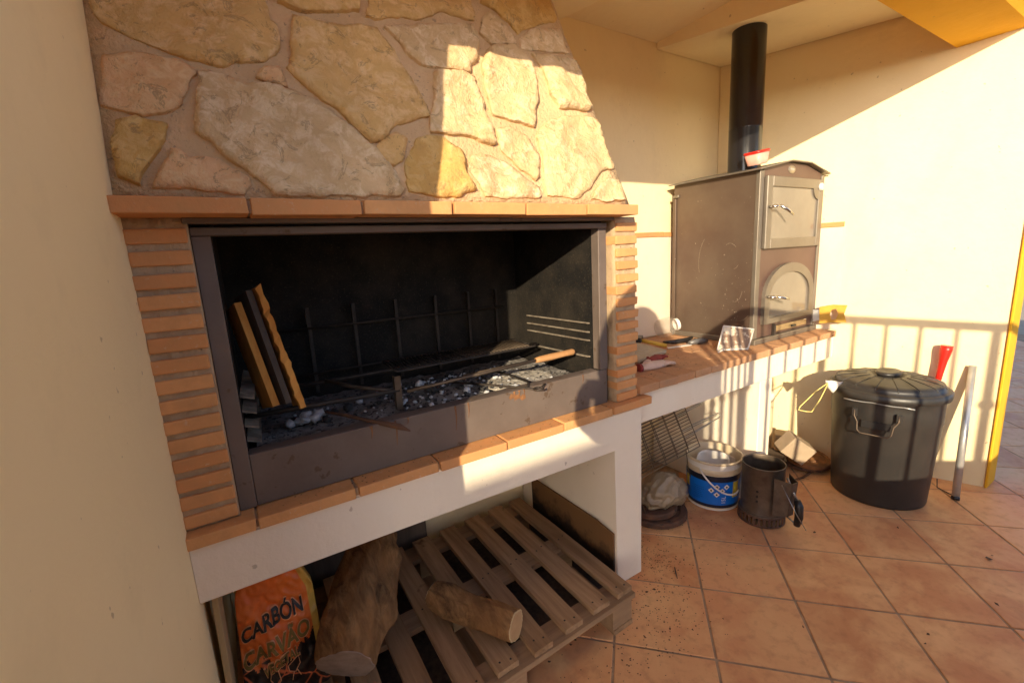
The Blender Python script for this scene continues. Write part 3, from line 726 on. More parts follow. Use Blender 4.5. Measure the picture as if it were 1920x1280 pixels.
log_mesh('log', [p0, p1, p2, p2+Vector((-.03, .06, .004))], [.050, .050, .056, .044], 'bark', 'short bent log with pale sawn end lying on the pallet slats', 'log_cut_pale', 'log_cut_pale', .10, 9, 'log_rim', [(.75, 1.0, .25), (.45, 2.2, .12)])

# charcoal bag
bag = thing('charcoal_bag', 'orange and black printed charcoal bag standing under the barbecue', 'bag', (.14, .16, 0))
def bagP(u, v, off=0.):
    """u across 0..1, v up 0..1, front face"""
    z = .012+.665*v
    xl = .03+.035*v+.05*max(0, (v-.72)/.28); xr = .262-.015*v-.075*max(0, (v-.66)/.34)
    x = xl+(xr-xl)*u
    y = .135+.05*v-.028*math.sin(PI*u)*(1-.5*v)+.020*noise.noise(Vector((x*14, z*8, 2)))+.010*abs(noise.noise(Vector((x*30+z*12, z*22, 5))))+.004*noise.noise(Vector((x*70, z*60, 5)))
    return Vector((x, y-off, z))
bm = bmesh.new(); NU, NV = 64, 120; G = [[bm.verts.new(bagP(i/NU, j/NV)) for i in range(NU+1)] for j in range(NV+1)]
Gb = [[bm.verts.new(Vector((bagP(i/NU, j/NV).x, .235+.02*math.sin(PI*i/NU)-.03*(j/NV), bagP(i/NU, j/NV).z))) for i in range(NU+1)] for j in range(NV+1)]
for g_ in (G, Gb):
    for j in range(NV):
        for i in range(NU):
            f = bm.faces.new((g_[j][i], g_[j][i+1], g_[j+1][i+1], g_[j+1][i])); f.smooth = True
            edge = .40+.03*math.sin(i*.45)+.05*(i/NU > .75)
            f.material_index = 0 if j/NV > edge else 1
            if i >= NU*.9 and .3 < j/NV < .97: f.material_index = 2
for i in range(NU):
    for j_ in (0, NV): bm.faces.new((G[j_][i], G[j_][i+1], Gb[j_][i+1], Gb[j_][i]))
for j in range(NV):
    for i_ in (0, NU): bm.faces.new((G[j][i_], G[j+1][i_], Gb[j+1][i_], Gb[j][i_])).material_index = 2
fin(bm, 'bag_body', ['bag_orange', 'bag_black', 'bag_yellow'], bag, True)
def bagtext(txt, u0, u1, v0, v1, m, off, skew=0., arch=0., grow=0., name='lettering'):
    cu = bpy.data.curves.new('t', 'FONT'); cu.body = txt; cu.offset = grow; ob = bpy.data.objects.new('t', cu); COL.objects.link(ob)
    dg = bpy.context.evaluated_depsgraph_get(); me = bpy.data.meshes.new_from_object(ob.evaluated_get(dg)); bpy.data.objects.remove(ob)
    xs = [v.co.x for v in me.vertices]; ys = [v.co.y for v in me.vertices]; x0, x1, y0, y1 = min(xs), max(xs), min(ys), max(ys)
    bm = bmesh.new(); bm.from_mesh(me); bmesh.ops.triangulate(bm, faces=bm.faces[:])
    bmesh.ops.subdivide_edges(bm, edges=[e for e in bm.edges if e.calc_length() > .12], cuts=2)
    for v in bm.verts:
        a = (v.co.x-x0)/(x1-x0); b = (v.co.y-y0)/(y1-y0)
        v.co = bagP(u0+(u1-u0)*a, v0+(v1-v0)*b+skew*a+arch*math.sin(PI*a), off)
    return fin(bm, name, m, bag)
for txt, u0, u1, v0, v1, m, sk, ar in (('CARBÓN', .03, .82, .575, .675, 'ink', .05, .02), ('CARVÃO', .02, .86, .43, .535, 'bag_gold', .065, .02), ('VEGETAL', .24, .68, .375, .425, 'bag_gold', .05, .01)):
    bagtext(txt, u0-.008, u1+.008, v0*.9-.006, v1*.9+.006, 'bag_glow', .0022, sk, ar, .052, 'letter_outline'); bagtext(txt, u0, u1, v0*.9, v1*.9, m, .0042, sk, ar, .030)
cr = bmesh.new(); random.seed(3)
for pts in ([(.30, .33), (.34, .38), (.40, .36), (.42, .31), (.36, .29), (.30, .33)], [(.52, .36), (.66, .385), (.67, .35), (.60, .325), (.53, .335), (.52, .36)], [(.58, .325), (.55, .29)], [(.62, .33), (.66, .295)], [(.31, .29), (.29, .24)], [(.37, .28), (.40, .235)]):
    tube(cr, [bagP(u, v, .0022) for u, v in pts], .0014, 5)
stuff(fin(cr, 'printed_icons', 'bag_glow', bag))
random.seed(21)
o = fin(Bx((-.007, -.055, 0), (.007, .055, .60), .002, 1, Matrix.Translation((.012, .115, .001)) @ Matrix.Rotation(math.radians(1.2), 4, 'Y')), 'pale_board', 'plank_pale'); tag(o, 'pale wooden board standing on end beside the charcoal bag', 'board')
o = fin(Bx((-.27, -.009, 0), (.27, .009, .60), .002, 1, Matrix.Translation((.52, .665, .012)) @ Matrix.Rotation(-.05, 4, 'X')), 'dark_board', 'plank_grey'); tag(o, 'dark brown board added behind the thick log to darken the back', 'board')  # brown planks as one wide dark board, added to deepen the alcove's dark back
bm = bmesh.new(); P = [(1.352, .02, .004), (1.352, .02, .245), (1.350, .12, .262), (1.350, .60, .262), (1.352, .60, .004)]
prism3(bm, P, (.009, 0, 0)); o = fin(bm, 'stained_board', 'stained_board'); tag(o, 'brown stained board leaning on the inside of the white pier', 'board')

# ------------------------------------------------------------------ masonry bench
bench = thing('masonry_bench', 'white plastered bench with brick counter under the oven', 'bench', (2.4, .4, 0))
def xw(y): return WA.x+(WB.x-WA.x)*(y-WA.y)/(WB.y-WA.y)-.004
bm = prism(bmesh.new(), [(1.522, .052), (xw(.052), .052), (xw(.21), .21), (1.522, .21)], .667, .799, .004); fin(bm, 'apron', 'plaster_white', bench)
fin(prism(bmesh.new(), [(1.522, .212), (xw(.212), .212), (xw(.715), .715), (1.522, .715)], .74, .798), 'slab', 'plaster_white', bench)
fin(Bx((2.47, .054, 0), (2.588, .716, .6655), .004), 'partition', 'plaster_white', bench)
fin(Bx((2.40, .075, 0), (2.4695, .70, .225), .006, 2), 'plinth', 'plaster_white', bench)
ctr = fin(prism(bmesh.new(), [(1.522, .046), (xw(.046), .046), (xw(.715), .715), (1.522, .715)], .801, .828), 'counter_bed', 'mortar', bench)
for row, (y0, y1) in enumerate(((.028, .262), (.266, .498), (.502, .712))):
    x = 1.523-(.06 if row == 1 else 0)
    while x < xw(y0)-.02:
        a, b = max(x, 1.522), min(x+.116, xw(y1)-.002 if row else xw((y0+y1)/2))
        if b-a > .03: put_brick('counter_brick', (round(b-a, 3), y1-y0, .034), ((a+b)/2, (y0+y1)/2, .8215), ctr, 'counter_brick', 0, .003, .001)
        x += .12
CT = .8405
# splashback on both walls with a brick trim
sp = thing('splashback', 'pinkish panel with thin brick trim on the wall behind the oven', 'splashback', (2.5, .71, .84))
fin(Bx((1.53, .708, .842), (3.02, .7205, 1.452), .001), 'panel', 'splash_panel', sp)
for k in range(7):
    a = 1.53+k*.24; b = min(a+.236, 3.02)
    put_brick('trim_brick', (round(b-a, 3), .02, .028), ((a+b)/2, .711, 1.4675), sp, 'brick', 0, .002, .0005)
ang = math.atan2(WD.y, WD.x); d0 = .72
bm = bmesh.new(); prism3(bm, [w2(.03, .001, .842), w2(d0, .001, .842), w2(d0, .001, 1.452), w2(.03, .001, 1.452)], WN*.012); fin(bm, 'panel', 'splash_panel', sp)
for k in range(3):
    a = d0-.24*(k+1); c = w2(a+.119, .009, 1.4675); put_brick('trim_brick', (.236, .02, .028), c, sp, 'brick', ang, .002, .0003)

# ------------------------------------------------------------------ wood-fired oven
ov = thing('wood_oven', 'brown steel wood oven with glass doors and black flue on the bench', 'oven', (2.87, .4, CT))
X0, X1, YF, YB = 2.528, 3.20, .148, .66
fin(Bx((X0-.004, YF-.022, CT), (X1+.008, YB, CT+.03), .003), 'base', 'oven_grey', ov)
bm = bmesh.new(); prism3(bm, [(X0, YF, CT+.031), (X1, YF, CT+.031), (X1, YF, 1.757), (3.0, YF, 1.800), (2.80, YF, 1.802), (X0, YF, 1.749)], (0, YB-YF, 0)); fin(bm, 'body', 'oven_side', ov)
fin(prism3(bmesh.new(), [(X0+.038, YF-.0035, CT+.032), (X1-.03, YF-.0035, CT+.032), (X1-.03, YF-.0035, 1.760), (3.0, YF-.0035, 1.798), (2.80, YF-.0035, 1.800), (X0+.038, YF-.0035, 1.755)], (0, .003, 0)), 'front_panel', 'oven_front', ov)
for a, b in ((X0-.003, X0+.036), (X1-.028, X1+.002)):
    fin(Bx((a, YF-.010, CT+.032), (b, YF+.012, 1.748), .002), 'corner_strip', 'oven_grey', ov)
def sheet(bm, prof, y0, y1, th):
    top = [(x, y0, z+th) for x, z in prof]; bot = [(x, y0, z) for x, z in prof][::-1]; prism3(bm, top+bot, (0, y1-y0, 0)); return bm
fin(sheet(bmesh.new(), [(2.493, 1.745), (2.80, 1.8035), (3.0, 1.8035), (3.228, 1.756)], .118, .675, .006), 'roof', 'oven_grey', ov)
fin(Bx((X0-.016, .62, 1.675), (X0-.001, .665, 1.69), .001), 'back_flange', 'oven_grey', ov)
fin(Bx((X0-.012, .64, CT+.03), (X0-.002, .66, 1.67), .001), 'back_strip', 'oven_side', ov)
bm = bmesh.new(); random.seed(5)
for k in range(5):                        # chalky scratches on the side panel
    cy_, cz_ = random.uniform(.22, .5), random.uniform(.92, 1.42); rr0 = random.uniform(.03, .13); a0 = random.uniform(0, 6.28)
    tube(bm, [(X0-.0004, cy_+rr0*.8*math.cos(a0+t*.16), cz_+rr0*1.5*math.sin(a0+t*.16)) for t in range(random.randint(5, 9))], .0004, 4)
for k in range(34): lump(bm, (X0-.0003, random.gauss(.27, .07), random.gauss(1.06, .10)), random.uniform(.0009, .0024), k, 0, 1, 1)
stuff(fin(bm, 'scratch_marks', 'scratch', ov)); random.seed(21)
# upper door
ud = bmesh.new(); a, b, z0, z1, wq = 2.572, 3.165, 1.352, 1.722, .052; yd0, yd1 = YF-.026, YF-.004
box(ud, (a, yd0, z0), (a+wq, yd1, z1), .003); box(ud, (b-wq, yd0, z0), (b, yd1, z1), .003)
box(ud, (a+wq+.0004, yd0, z0), (b-wq-.0004, yd1, z0+wq), .003); box(ud, (a+wq+.0004, yd0, z1-wq), (b-wq-.0004, yd1, z1), .003)
cx, cz = b-wq+.004, z1-wq+.004
pp = [(cx, yd0+.0012, cz)]+[tuple(p) for p in arc((cx, yd0+.0012, cz), .062, PI, 1.5*PI, 10)]; prism3(ud, pp, (0, .014, 0))
door = fin(ud, 'upper_door', 'oven_grey', ov)
fin(Bx((a+wq-.004, yd0+.010, z0+wq-.004), (b-wq+.004, yd0+.016, z1-wq+.004)), 'glass', 'oven_glass', door)
fin(lathe(bmesh.new(), [(0, .010), (.018, .010), (.021, .007), (.022, 0)], (0, 0, 0), 24, False, Matrix.Translation((b-.036, yd0, z1-.040)) @ Matrix.Rotation(PI/2, 4, 'X')), 'thermometer', 'white_plastic', door)
bm = T([(a+.022, yd0-.002, 1.565), (a+.03, yd0-.03, 1.566), (a+.065, yd0-.034, 1.568)], .007); tube(bm, [(a+.062, yd0-.034, 1.570), (a+.10, yd0-.052, 1.548), (a+.135, yd0-.066, 1.522)], [.006, .008, .0055], 10)
fin(bm, 'handle', 'chrome', door)
# lower arched door
def archpts(xa, xb, zs, zt, zb, n=18):
    c = (xa+xb)/2; r = (xb-xa)/2
    return [(xa, zb)]+[(c-r*math.cos(PI*i/n), zs+(zt-zs)*math.sin(PI*i/n)) for i in range(n+1)]+[(xb, zb)]
xa, xb = 2.602, 3.135; o_ = archpts(xa, xb, 1.09, 1.268, .945); i_ = archpts(xa+.05, xb-.05, 1.085, 1.218, .975)
bm = bmesh.new(); yo, yi = YF-.024, YF-.004; vo = [bm.verts.new((x, yo, z)) for x, z in o_]; vi = [bm.verts.new((x, yo, z)) for x, z in i_]; wo = [bm.verts.new((x, yi, z)) for x, z in o_]; wi = [bm.verts.new((x, yi, z)) for x, z in i_]
n = len(o_)
for k in range(n):
    k2 = (k+1) % n; bm.faces.new((vo[k], vo[k2], vi[k2], vi[k])); bm.faces.new((wo[k], wi[k], wi[k2], wo[k2])); bm.faces.new((vo[k], wo[k], wo[k2], vo[k2])); bm.faces.new((vi[k], vi[k2], wi[k2], wi[k]))
ad = fin(bm, 'arched_door', 'oven_grey', ov)
fin(prism3(bmesh.new(), [(x, YF-.014, z) for x, z in archpts(xa+.047, xb-.047, 1.085, 1.221, .972)], (0, .006, 0)), 'glass', 'oven_glass', ad)
bm = T([(xa+.022, yo-.002, 1.095), (xa+.03, yo-.03, 1.095), (xa+.06, yo-.034, 1.094)], .007); tube(bm, [(xa+.058, yo-.034, 1.094), (xa+.10, yo-.05, 1.086), (xa+.135, yo-.06, 1.078)], [.006, .008, .005], 10)
fin(bm, 'handle', 'chrome', ad)
dr = fin(Bx((2.735, YF-.018, .888), (3.085, YF-.0045, .922), .003), 'ash_drawer', 'brass_plate', ov)
fin(Bx((2.90, YF-.030, .897), (2.945, YF-.0182, .909), .003), 'pull', 'black_plastic', dr); fin(Bx((2.722, YF-.024, .872), (2.7345, YF-.004, .935), .002), 'latch', 'iron_dark', dr)
bm = lathe(bmesh.new(), [(0, .004), (.026, .0038), (.030, 0)], (0, 0, 0), 28, False, Matrix.Translation((2.84, YF-.004, 1.766)) @ Matrix.Rotation(PI/2, 4, 'X') @ Matrix.Diagonal((1.25, .72, 1, 1)))
bd = fin(bm, 'badge', 'badge', ov)
fin(T([(2.818+.004*k, YF-.0085, 1.766+.006*math.sin(k*1.3)) for k in range(12)], .0011, 5), 'script_mark', 'white_plastic', bd)
fl = bmesh.new(); FC = (2.705, .335)
lathe(fl, [(.084, 1.775), (.084, 2.00), (.0845, 2.001), (.0845, 2.004), (.084, 2.005), (.084, 2.496)], (*FC, 0), 56); fin(fl, 'flue', 'flue_black', ov)
# plastic tub on the oven roof
tb = thing('plastic_tub', 'small translucent plastic tub with red lid on the oven roof', 'tub', (2.61, .22, 1.79))
TM = Matrix.Translation((2.612, .205, 1.7795)) @ Matrix.Rotation(-math.atan2(.0585, .307), 4, 'Y') @ Matrix.Diagonal((.74, .62, .95, 1))
def sq(r, z, n=40): return [TM @ Vector((r*math.copysign(abs(math.cos(t))**.5, math.cos(t)), r*math.copysign(abs(math.sin(t))**.5, math.sin(t)), z)) for t in [2*PI*k/n for k in range(n)]]
def loft(rings, cap=True):
    bm = bmesh.new(); R = [[bm.verts.new(p) for p in r] for r in rings]; n = len(R[0])
    for a, b in zip(R, R[1:]):
        for k in range(n): bm.faces.new((a[k], a[(k+1) % n], b[(k+1) % n], b[k])).smooth = True
    if cap: bm.faces.new(R[0][::-1]); bm.faces.new(R[-1])
    return bm
fin(loft([sq(.058, .010), sq(.061, .014), sq(.076, .068)]), 'tub_body', 'pink_plastic', tb)
fin(loft([sq(.079, .0685), sq(.081, .070), sq(.081, .079), sq(.074, .082)]), 'lid', 'red_plastic', tb)

# ------------------------------------------------------------------ things on the counter
jr_ = thing('glass_jar', 'clear round plastic jar on its side against the splashback', 'jar', (2.44, .64, CT))
JM = Matrix.Translation((2.43, .63, CT+.062)) @ Matrix.Rotation(math.radians(78), 4, 'Y') @ Matrix.Rotation(.4, 4, 'X')
fin(lathe(bmesh.new(), [(0, -.065), (.04, -.062), (.058, -.045), (.061, 0), (.056, .04), (.035, .06), (.033, .075)], (0, 0, 0), 32, False, JM), 'jar_body', 'glass_jar', jr_, True)
fin(lathe(bmesh.new(), [(.0345, .060), (.037, .062), (.037, .078), (.035, .080), (0, .081)], (0, 0, 0), 28, False, JM), 'lid', 'white_plastic', jr_, True)
# cork-textured cloth pad, folded
bm = bmesh.new(); c0 = Vector((1.93, .37, CT))
NP = 16; G = []
for i in range(NP+1):
    r_ = []
    for j in range(NP+1):
        u, v = i/NP, j/NP; x = 1.80+.26*u; y = .28+.20*v+.05*u; z = CT+.020+.045*v*math.sin(PI*u*.8+.4)+.008*noise.noise(Vector((x*12, y*12, 1))); r_.append(bm.verts.new((x, y, z)))
    G.append(r_)
for i in range(NP):
    for j in range(NP): bm.faces.new((G[i][j], G[i+1][j], G[i+1][j+1], G[i][j+1])).smooth = True
ge = bmesh.ops.extrude_face_region(bm, geom=bm.faces[:]); 
for v in [x for x in ge['geom'] if isinstance(x, bmesh.types.BMVert)]: v.co.z -= .016
tag(fin(bm, 'folded_cloth', 'cloth_beige'), 'folded beige woven cloth on the counter beside the brick pier', 'cloth')
for nm, m, P_, lb in (('work_glove', 'glove_pale', (1.80, .185), 'crumpled pale pink work glove at the counter edge, under the red one'), ('work_glove', 'glove_red', (1.87, .245), 'dark red oven glove lying flat on the counter')):
    t = thing(nm, lb, 'glove', (*P_, CT)); bm = bmesh.new(); zz = CT+.012 if m == 'glove_pale' else CT+.016
    aa = .35 if m == 'glove_red' else -.1; ux = Vector((math.cos(aa), math.sin(aa), 0)); uy = Vector((-ux.y, ux.x, 0)); c = Vector((*P_, zz))
    tube(bm, [c-ux*.10, c-ux*.05, c, c+ux*.05], [.018, .026, .027, .022], 12)
    for f_, (dy, ln) in enumerate(((-.019, .062), (-.006, .075), (.007, .072), (.019, .055))):
        tube(bm, [c+ux*.03+uy*dy*.8, c+ux*(.04+ln*.5)+uy*dy*1.2+Vector((0, 0, .006)), c+ux*(.04+ln)+uy*dy*1.3-Vector((0, 0, .003))], [.009, .0085, .006], 8)
    tube(bm, [c-ux*.01+uy*.02, c+ux*.02+uy*.045, c+ux*.045+uy*.052], [.010, .009, .006], 8)
    for v in bm.verts: v.co.z = CT+.001+(v.co.z-CT)*.85 if v.co.z > CT else CT+.001
    fin(bm, 'glove_hand', m, t, True)
    fin(T([c-ux*.105, c-ux*.09], [.021, .022], 12), 'cuff', 'glove_red' if m == 'glove_pale' else 'glove_pale', t)
hm = thing('hammer', 'small hammer with black head and yellow handle behind the cloth', 'hammer', (2.05, .50, CT))
fin(T([(2.17, .42, CT+.014), (2.06, .50, CT+.05)], [.012, .010], 10), 'handle', 'saw_yellow', hm)
fin(Bx((-.045, -.014, -.014), (.045, .014, .014), .004, 2, RZ((2.052, .506, CT+.058), .6)), 'head', 'black_plastic', hm)
kn = thing('grill_scraper', 'grey handled knife-like scraper lying on the brick counter', 'scraper', (2.3, .33, CT))
k0, k1 = hZ(1250, 653, CT), hZ(1325, 642, CT); kd = (k1-k0).normalized(); ks = Vector((-kd.y, kd.x, 0))
bm = bmesh.new(); prism3(bm, [k0-ks*.012, k0+kd*.01+ks*.012, k0+kd*.16+ks*.018, k0+kd*.16-ks*.014], (0, 0, .003)); fin(bm, 'blade', 'white_plastic', kn)
kh = k0+kd*.155; L_ = (k1-kh).length
fin(T([kh+Vector((0, 0, .012)), kh+kd*L_*.3+Vector((0, 0, .015)), kh+kd*L_*.7+Vector((0, 0, .016)), k1+Vector((0, 0, .013))], [.011, .016, .018, .012], 12), 'handle', 'knife_grey', kn)
for t in (.3, .75): fin(Lt([(0, .0005), (.005, 0), (.005, -.006)], kh+kd*L_*t+Vector((0, 0, .034)), 10), 'rivet', 'iron_dark', kn)
tr = fin(T([(2.46, .47, CT+.012), (2.38, .44, CT+.014), (2.30, .46, CT+.012), (2.24, .50, CT+.012)], [.010, .014, .013, .007], 10), 'leather_strap', 'black_plastic'); tag(tr, 'black crumpled strap lying along the oven base', 'strap')
# propped clear tray with a print
fm = thing('photo_frame', 'small white framed print propped against the oven', 'frame', (2.42, .2, CT))
fa, fb, fc, fd = hY(1345, 653, .19), hY(1402, 660, .10), hY(1413, 617, .125), hY(1357, 611, .215)
fa.z = max(fa.z, CT+.001)
for p in (fa, fb): p.z = CT+.004
nrm = (fb-fa).cross(fd-fa).normalized(); nrm = nrm if nrm.y < 0 else -nrm
for a, b in ((fa, fb), (fb, fc), (fc, fd), (fd, fa)): fin(T([a, b], .0045, 6), 'frame_side', 'white_plastic', fm)
fin(prism3(bmesh.new(), [fa, fb, fc, fd], -nrm*.003), 'print', 'paper_print', fm)
fin(T([fa+Vector((-.04, -.03, 0)), fa+Vector((.02, -.02, .004))], [.003, .008], 6), 'stand_foot', 'white_plastic', fm)
# saw
sw = thing('hand_saw', 'hand saw with yellow handle leaning at the end of the bench', 'saw', (3.2, .05, CT))
def sW(px, py): return hW(px, py, .05)
ho = [sW(*p) for p in ((1537, 575), (1562, 571), (1589, 572), (1583, 588), (1587, 603), (1560, 604), (1536, 605))]; hi_ = [sW(*p) for p in ((1560, 580), (1568, 578), (1572, 588), (1567, 598), (1559, 599), (1556, 590))]
bm = bmesh.new(); vo = [bm.verts.new(p) for p in ho]; vi = [bm.verts.new(p) for p in hi_]
eds = [bm.edges.new((vo[k], vo[(k+1) % 7])) for k in range(7)]+[bm.edges.new((vi[k], vi[(k+1) % 6])) for k in range(6)]
bmesh.ops.triangle_fill(bm, edges=eds, use_beauty=True); ge = bmesh.ops.extrude_face_region(bm, geom=bm.faces[:])
for v in [x for x in ge['geom'] if isinstance(x, bmesh.types.BMVert)]: v.co += WN*.02
fin(bm, 'handle', 'saw_yellow', sw)
fin(prism3(bmesh.new(), [w2(.50, .058, CT+.03), sW(1538, 600)+WN*.008, sW(1538, 580)+WN*.008, w2(.50, .058, CT+.12)], WN*.0015), 'blade', 'galvanised', sw)

# ------------------------------------------------------------------ under the bench
wb = thing('wire_grill_basket', 'stack of rusty folding wire grill baskets under the bench', 'grill basket', (2.0, .3, .3))
O = Vector((1.72, .27, .265)); ux = Vector((.97, -.03, .10)).normalized(); uy = Vector((-.05, .38, .82)).normalized()
for sh in range(2):
    Os = O+Vector((.02, -.03, .012))*sh*1.6; h, wd = .44, .25
    fin(T([Os, Os+ux*h, Os+ux*h+uy*wd, Os+uy*wd], .0034, 6, True), 'basket_frame', 'wire_metal', wb)
    for k in range(1, 15): fin(T([Os+uy*(wd*k/15), Os+ux*h+uy*(wd*k/15)], .0021, 5), 'wire', 'wire_metal', wb)
    for k in range(1, 5): fin(T([Os+ux*(h*k/5), Os+ux*(h*k/5)+uy*wd], .0021, 5), 'wire', 'wire_metal', wb)
    for q_ in (.30, .78):
        e = Os+ux*h+uy*wd*(q_+.1*sh)
        fin(T([e-uy*.018, e+ux*.17-uy*.014, e+ux*.225-uy*.012, e+ux*.236, e+ux*.225+uy*.012, e+ux*.17+uy*.014, e+uy*.018], .0030, 6), 'handle', 'wire_bright', wb)
for k, dx in enumerate((.05, .42)):
    p = O+ux*dx; fin(T([p, p+Vector((.0, -.02, -.12)), p+Vector((.05, -.035, -.262))], .0028, 6), 'fold_leg', 'wire_metal', wb)
pb = bmesh.new(); rr = bmesh.ops.create_icosphere(pb, subdivisions=5, radius=1)
for v in rr['verts']:
    d = v.co.copy(); fold = 1-abs(noise.noise(d*2.3+Vector((3, 1, 0)))); fo2 = 1-abs(noise.noise(d*5.5+Vector((0, 7, 2))))
    n = .78+.20*fold**2+.07*fo2**3+.12*noise.noise(d*1.3)
    v.co = Vector((1.985+d.x*n*.155, .27+d.y*n*.10, .125+d.z*n*.095-.03*abs(d.x)))
tag(fin(pb, 'plastic_bag', 'bag_film', None, True), 'crumpled translucent plastic bag under the wire baskets', 'bag')
# stacked iron discs
def disc(c, r, h, m, label, tilt=(0, 0), grp='cast iron discs'):
    Mx = Matrix.Translation(c) @ Matrix.Rotation(tilt[0], 4, 'X') @ Matrix.Rotation(tilt[1], 4, 'Y')
    o = fin(lathe(bmesh.new(), [(r*.12, 0), (r*.96, 0), (r, h*.2), (r, h*.75), (r*.96, h), (r*.80, h), (r*.76, h*.72), (r*.48, h*.70), (r*.44, h*.95), (r*.16, h*.95), (r*.12, h*.8)], (0, 0, 0), 56, True, Mx), 'iron_disc', m, None, True)
    o.data.polygons.foreach_set('use_smooth', [False]*len(o.data.polygons))
    return tag(o, label, 'disc', grp)
disc((1.925, .288, .002), .165, .03, 'rust', 'wide rusty iron disc flat on the tiles, bottom of the stack')
disc((1.905, .300, .033), .135, .032, 'rust', 'smaller iron disc with centre hole on top of the stack')
disc((3.06, .06, .045), .125, .022, 'rust_orange', 'orange-rusted iron disc tilted behind the black bin', (.10, -.05))
disc((3.08, .08, .012), .14, .022, 'rust', 'dark iron disc beneath the orange-rusted one')
# bottle cap
o = fin(Lt([(0, .012), (.015, .012), (.017, .010), (.017, 0), (.015, 0), (.015, .009), (0, .009)], (2.115, .30, .0015), 24), 'bottle_cap', 'white_plastic', None, True); tag(o, 'small white bottle cap on the floor beside the bucket', 'cap')
# bucket
bc = thing('bucket', 'white plastic bucket with blue printed label and wire bail', 'bucket', (2.276, .184, 0))
BC = (2.276, .184, .002); rb = lambda z: .128+.012*z/.275
fin(Lt([(0, .004), (.118, .004), (.126, 0), (.129, .004), (rb(.2), .20), (.1405, .203), (.1415, .232), (rb(.235), .236), (.1395, .262), (.1465, .264), (.1475, .274), (.143, .277), (.137, .274), (.134, .20), (.123, .008), (0, .008)], BC, 64), 'bucket_body', 'yellowed_plastic', bc)
def band(z0, z1, a0, a1, m, name, off=.0012, n=40):
    bm = bmesh.new(); R = []
    for z in (z0, z1): R.append([bm.verts.new((BC[0]+(rb(z)+off)*math.cos(a0+(a1-a0)*k/n), BC[1]+(rb(z)+off)*math.sin(a0+(a1-a0)*k/n), BC[2]+z)) for k in range(n+1)])
    for k in range(n): bm.faces.new((R[0][k], R[0][k+1], R[1][k+1], R[1][k])).smooth = True
    return fin(bm, name, m, bc)
band(.003, .012, 0, 2*PI, 'white_plastic', 'base_ring', .0015, 64)
band(.018, .2, 0, 2*PI, 'navy_label', 'label_border', .001, 64)
band(.036, .168, 0, 2*PI, 'blue_label', 'label', .0018, 64)
va = math.atan2(CAM.y-BC[1], CAM.x-BC[0])
band(.201, .262, va-1.6, va+1.6, 'white_plastic', 'collar', .0023, 40)
band(.075, .165, va+.80, va+1.10, 'yellow_label', 'label_patch', .0026, 8); band(.10, .165, va-1.25, va-1.0, 'yellow_label', 'label_patch', .0026, 8)
def diamond(da, z, s):
    P = []
    for (a, b) in ((0, s), (s, 0), (0, -s), (-s, 0)):
        an = va+da+a/.135; P.append((BC[0]+(rb(z+b)+.0028)*math.cos(an), BC[1]+(rb(z+b)+.0028)*math.sin(an), BC[2]+z+b))
    bm = bmesh.new(); bm.faces.new([bm.verts.new(p) for p in P]); fin(bm, 'hazard_mark', 'white_plastic', bc)
    c = Vector(((BC[0]+(rb(z)+.0036)*math.cos(va+da)), (BC[1]+(rb(z)+.0036)*math.sin(va+da)), BC[2]+z)); tn = Vector((-math.sin(va+da), math.cos(va+da), 0))
    bm = bmesh.new(); bm.faces.new([bm.verts.new(c+tn*a+Vector((0, 0, b))) for a, b in ((-.004, -.005), (.004, -.005), (.005, .001), (0, .006), (-.005, .001))]); fin(bm, 'hazard_symbol', 'ink', bc)
for da, z in ((.16, .142), (.36, .120), (.16, .098), (-.04, .120), (.52, .142)): diamond(da, z, .0155)
def btext(txt, da, z, hgt, m, rot90=False):
    cu = bpy.data.curves.new('t', 'FONT'); cu.body = txt; ob = bpy.data.objects.new('t', cu); COL.objects.link(ob)
    me = bpy.data.meshes.new_from_object(ob.evaluated_get(bpy.context.evaluated_depsgraph_get())); bpy.data.objects.remove(ob)
    bm = bmesh.new(); bm.from_mesh(me)
    for v in bm.verts:
        a, b = v.co.x*hgt, v.co.y*hgt
        if rot90: a, b = -b, a
        an = va+da+a/.135; v.co = Vector((BC[0]+(rb(z+b)+.0030)*math.cos(an), BC[1]+(rb(z+b)+.0030)*math.sin(an), BC[2]+z+b))
    fin(bm, 'label_text', m, bc)
btext('15L', .50, .045, .030, 'white_plastic', True)
bm = bmesh.new()
for k in range(7): 
    z = .06+.011*k; a0, a1 = va-.75, va-.75+random.uniform(.25, .5)
    tube(bm, [(BC[0]+(rb(z)+.0022)*math.cos(a0+(a1-a0)*t/6), BC[1]+(rb(z)+.0022)*math.sin(a0+(a1-a0)*t/6), BC[2]+z) for t in range(7)], .0006, 4)
fin(bm, 'label_lines', 'navy_label', bc)
pv1 = Vector((BC[0]+.145*math.cos(va-.45), BC[1]+.145*math.sin(va-.45), .235)); pv2 = Vector((BC[0]+.145*math.cos(va-.45+PI), BC[1]+.145*math.sin(va-.45+PI), .235))
h1 = [pv1]
for k in range(1, 12):
    t = k/11; an = va-.45+1.45*t; h1.append(Vector((BC[0]+(.150+.012*math.sin(PI*t))*math.cos(an), BC[1]+(.150+.012*math.sin(PI*t))*math.sin(an), .235-.125*math.sin(t*PI*.62)/1.0)))
fin(T(h1, .0045, 8), 'bail', 'white_plastic', bc)
ir = thing('plastic_tray', 'white plastic scoop tray standing inside the bucket', 'tray', (2.28, .19, .1))
IM = Matrix.Translation((2.285, .19, .125)) @ Matrix.Rotation(.5, 4, 'Z') @ Matrix.Rotation(-.35, 4, 'Y')
def rr_(a, b, z, n=32): return [IM @ Vector((a*math.copysign(abs(math.cos(t))**.6, math.cos(t)), b*math.copysign(abs(math.sin(t))**.6, math.sin(t)), z)) for t in [2*PI*k/n for k in range(n)]]
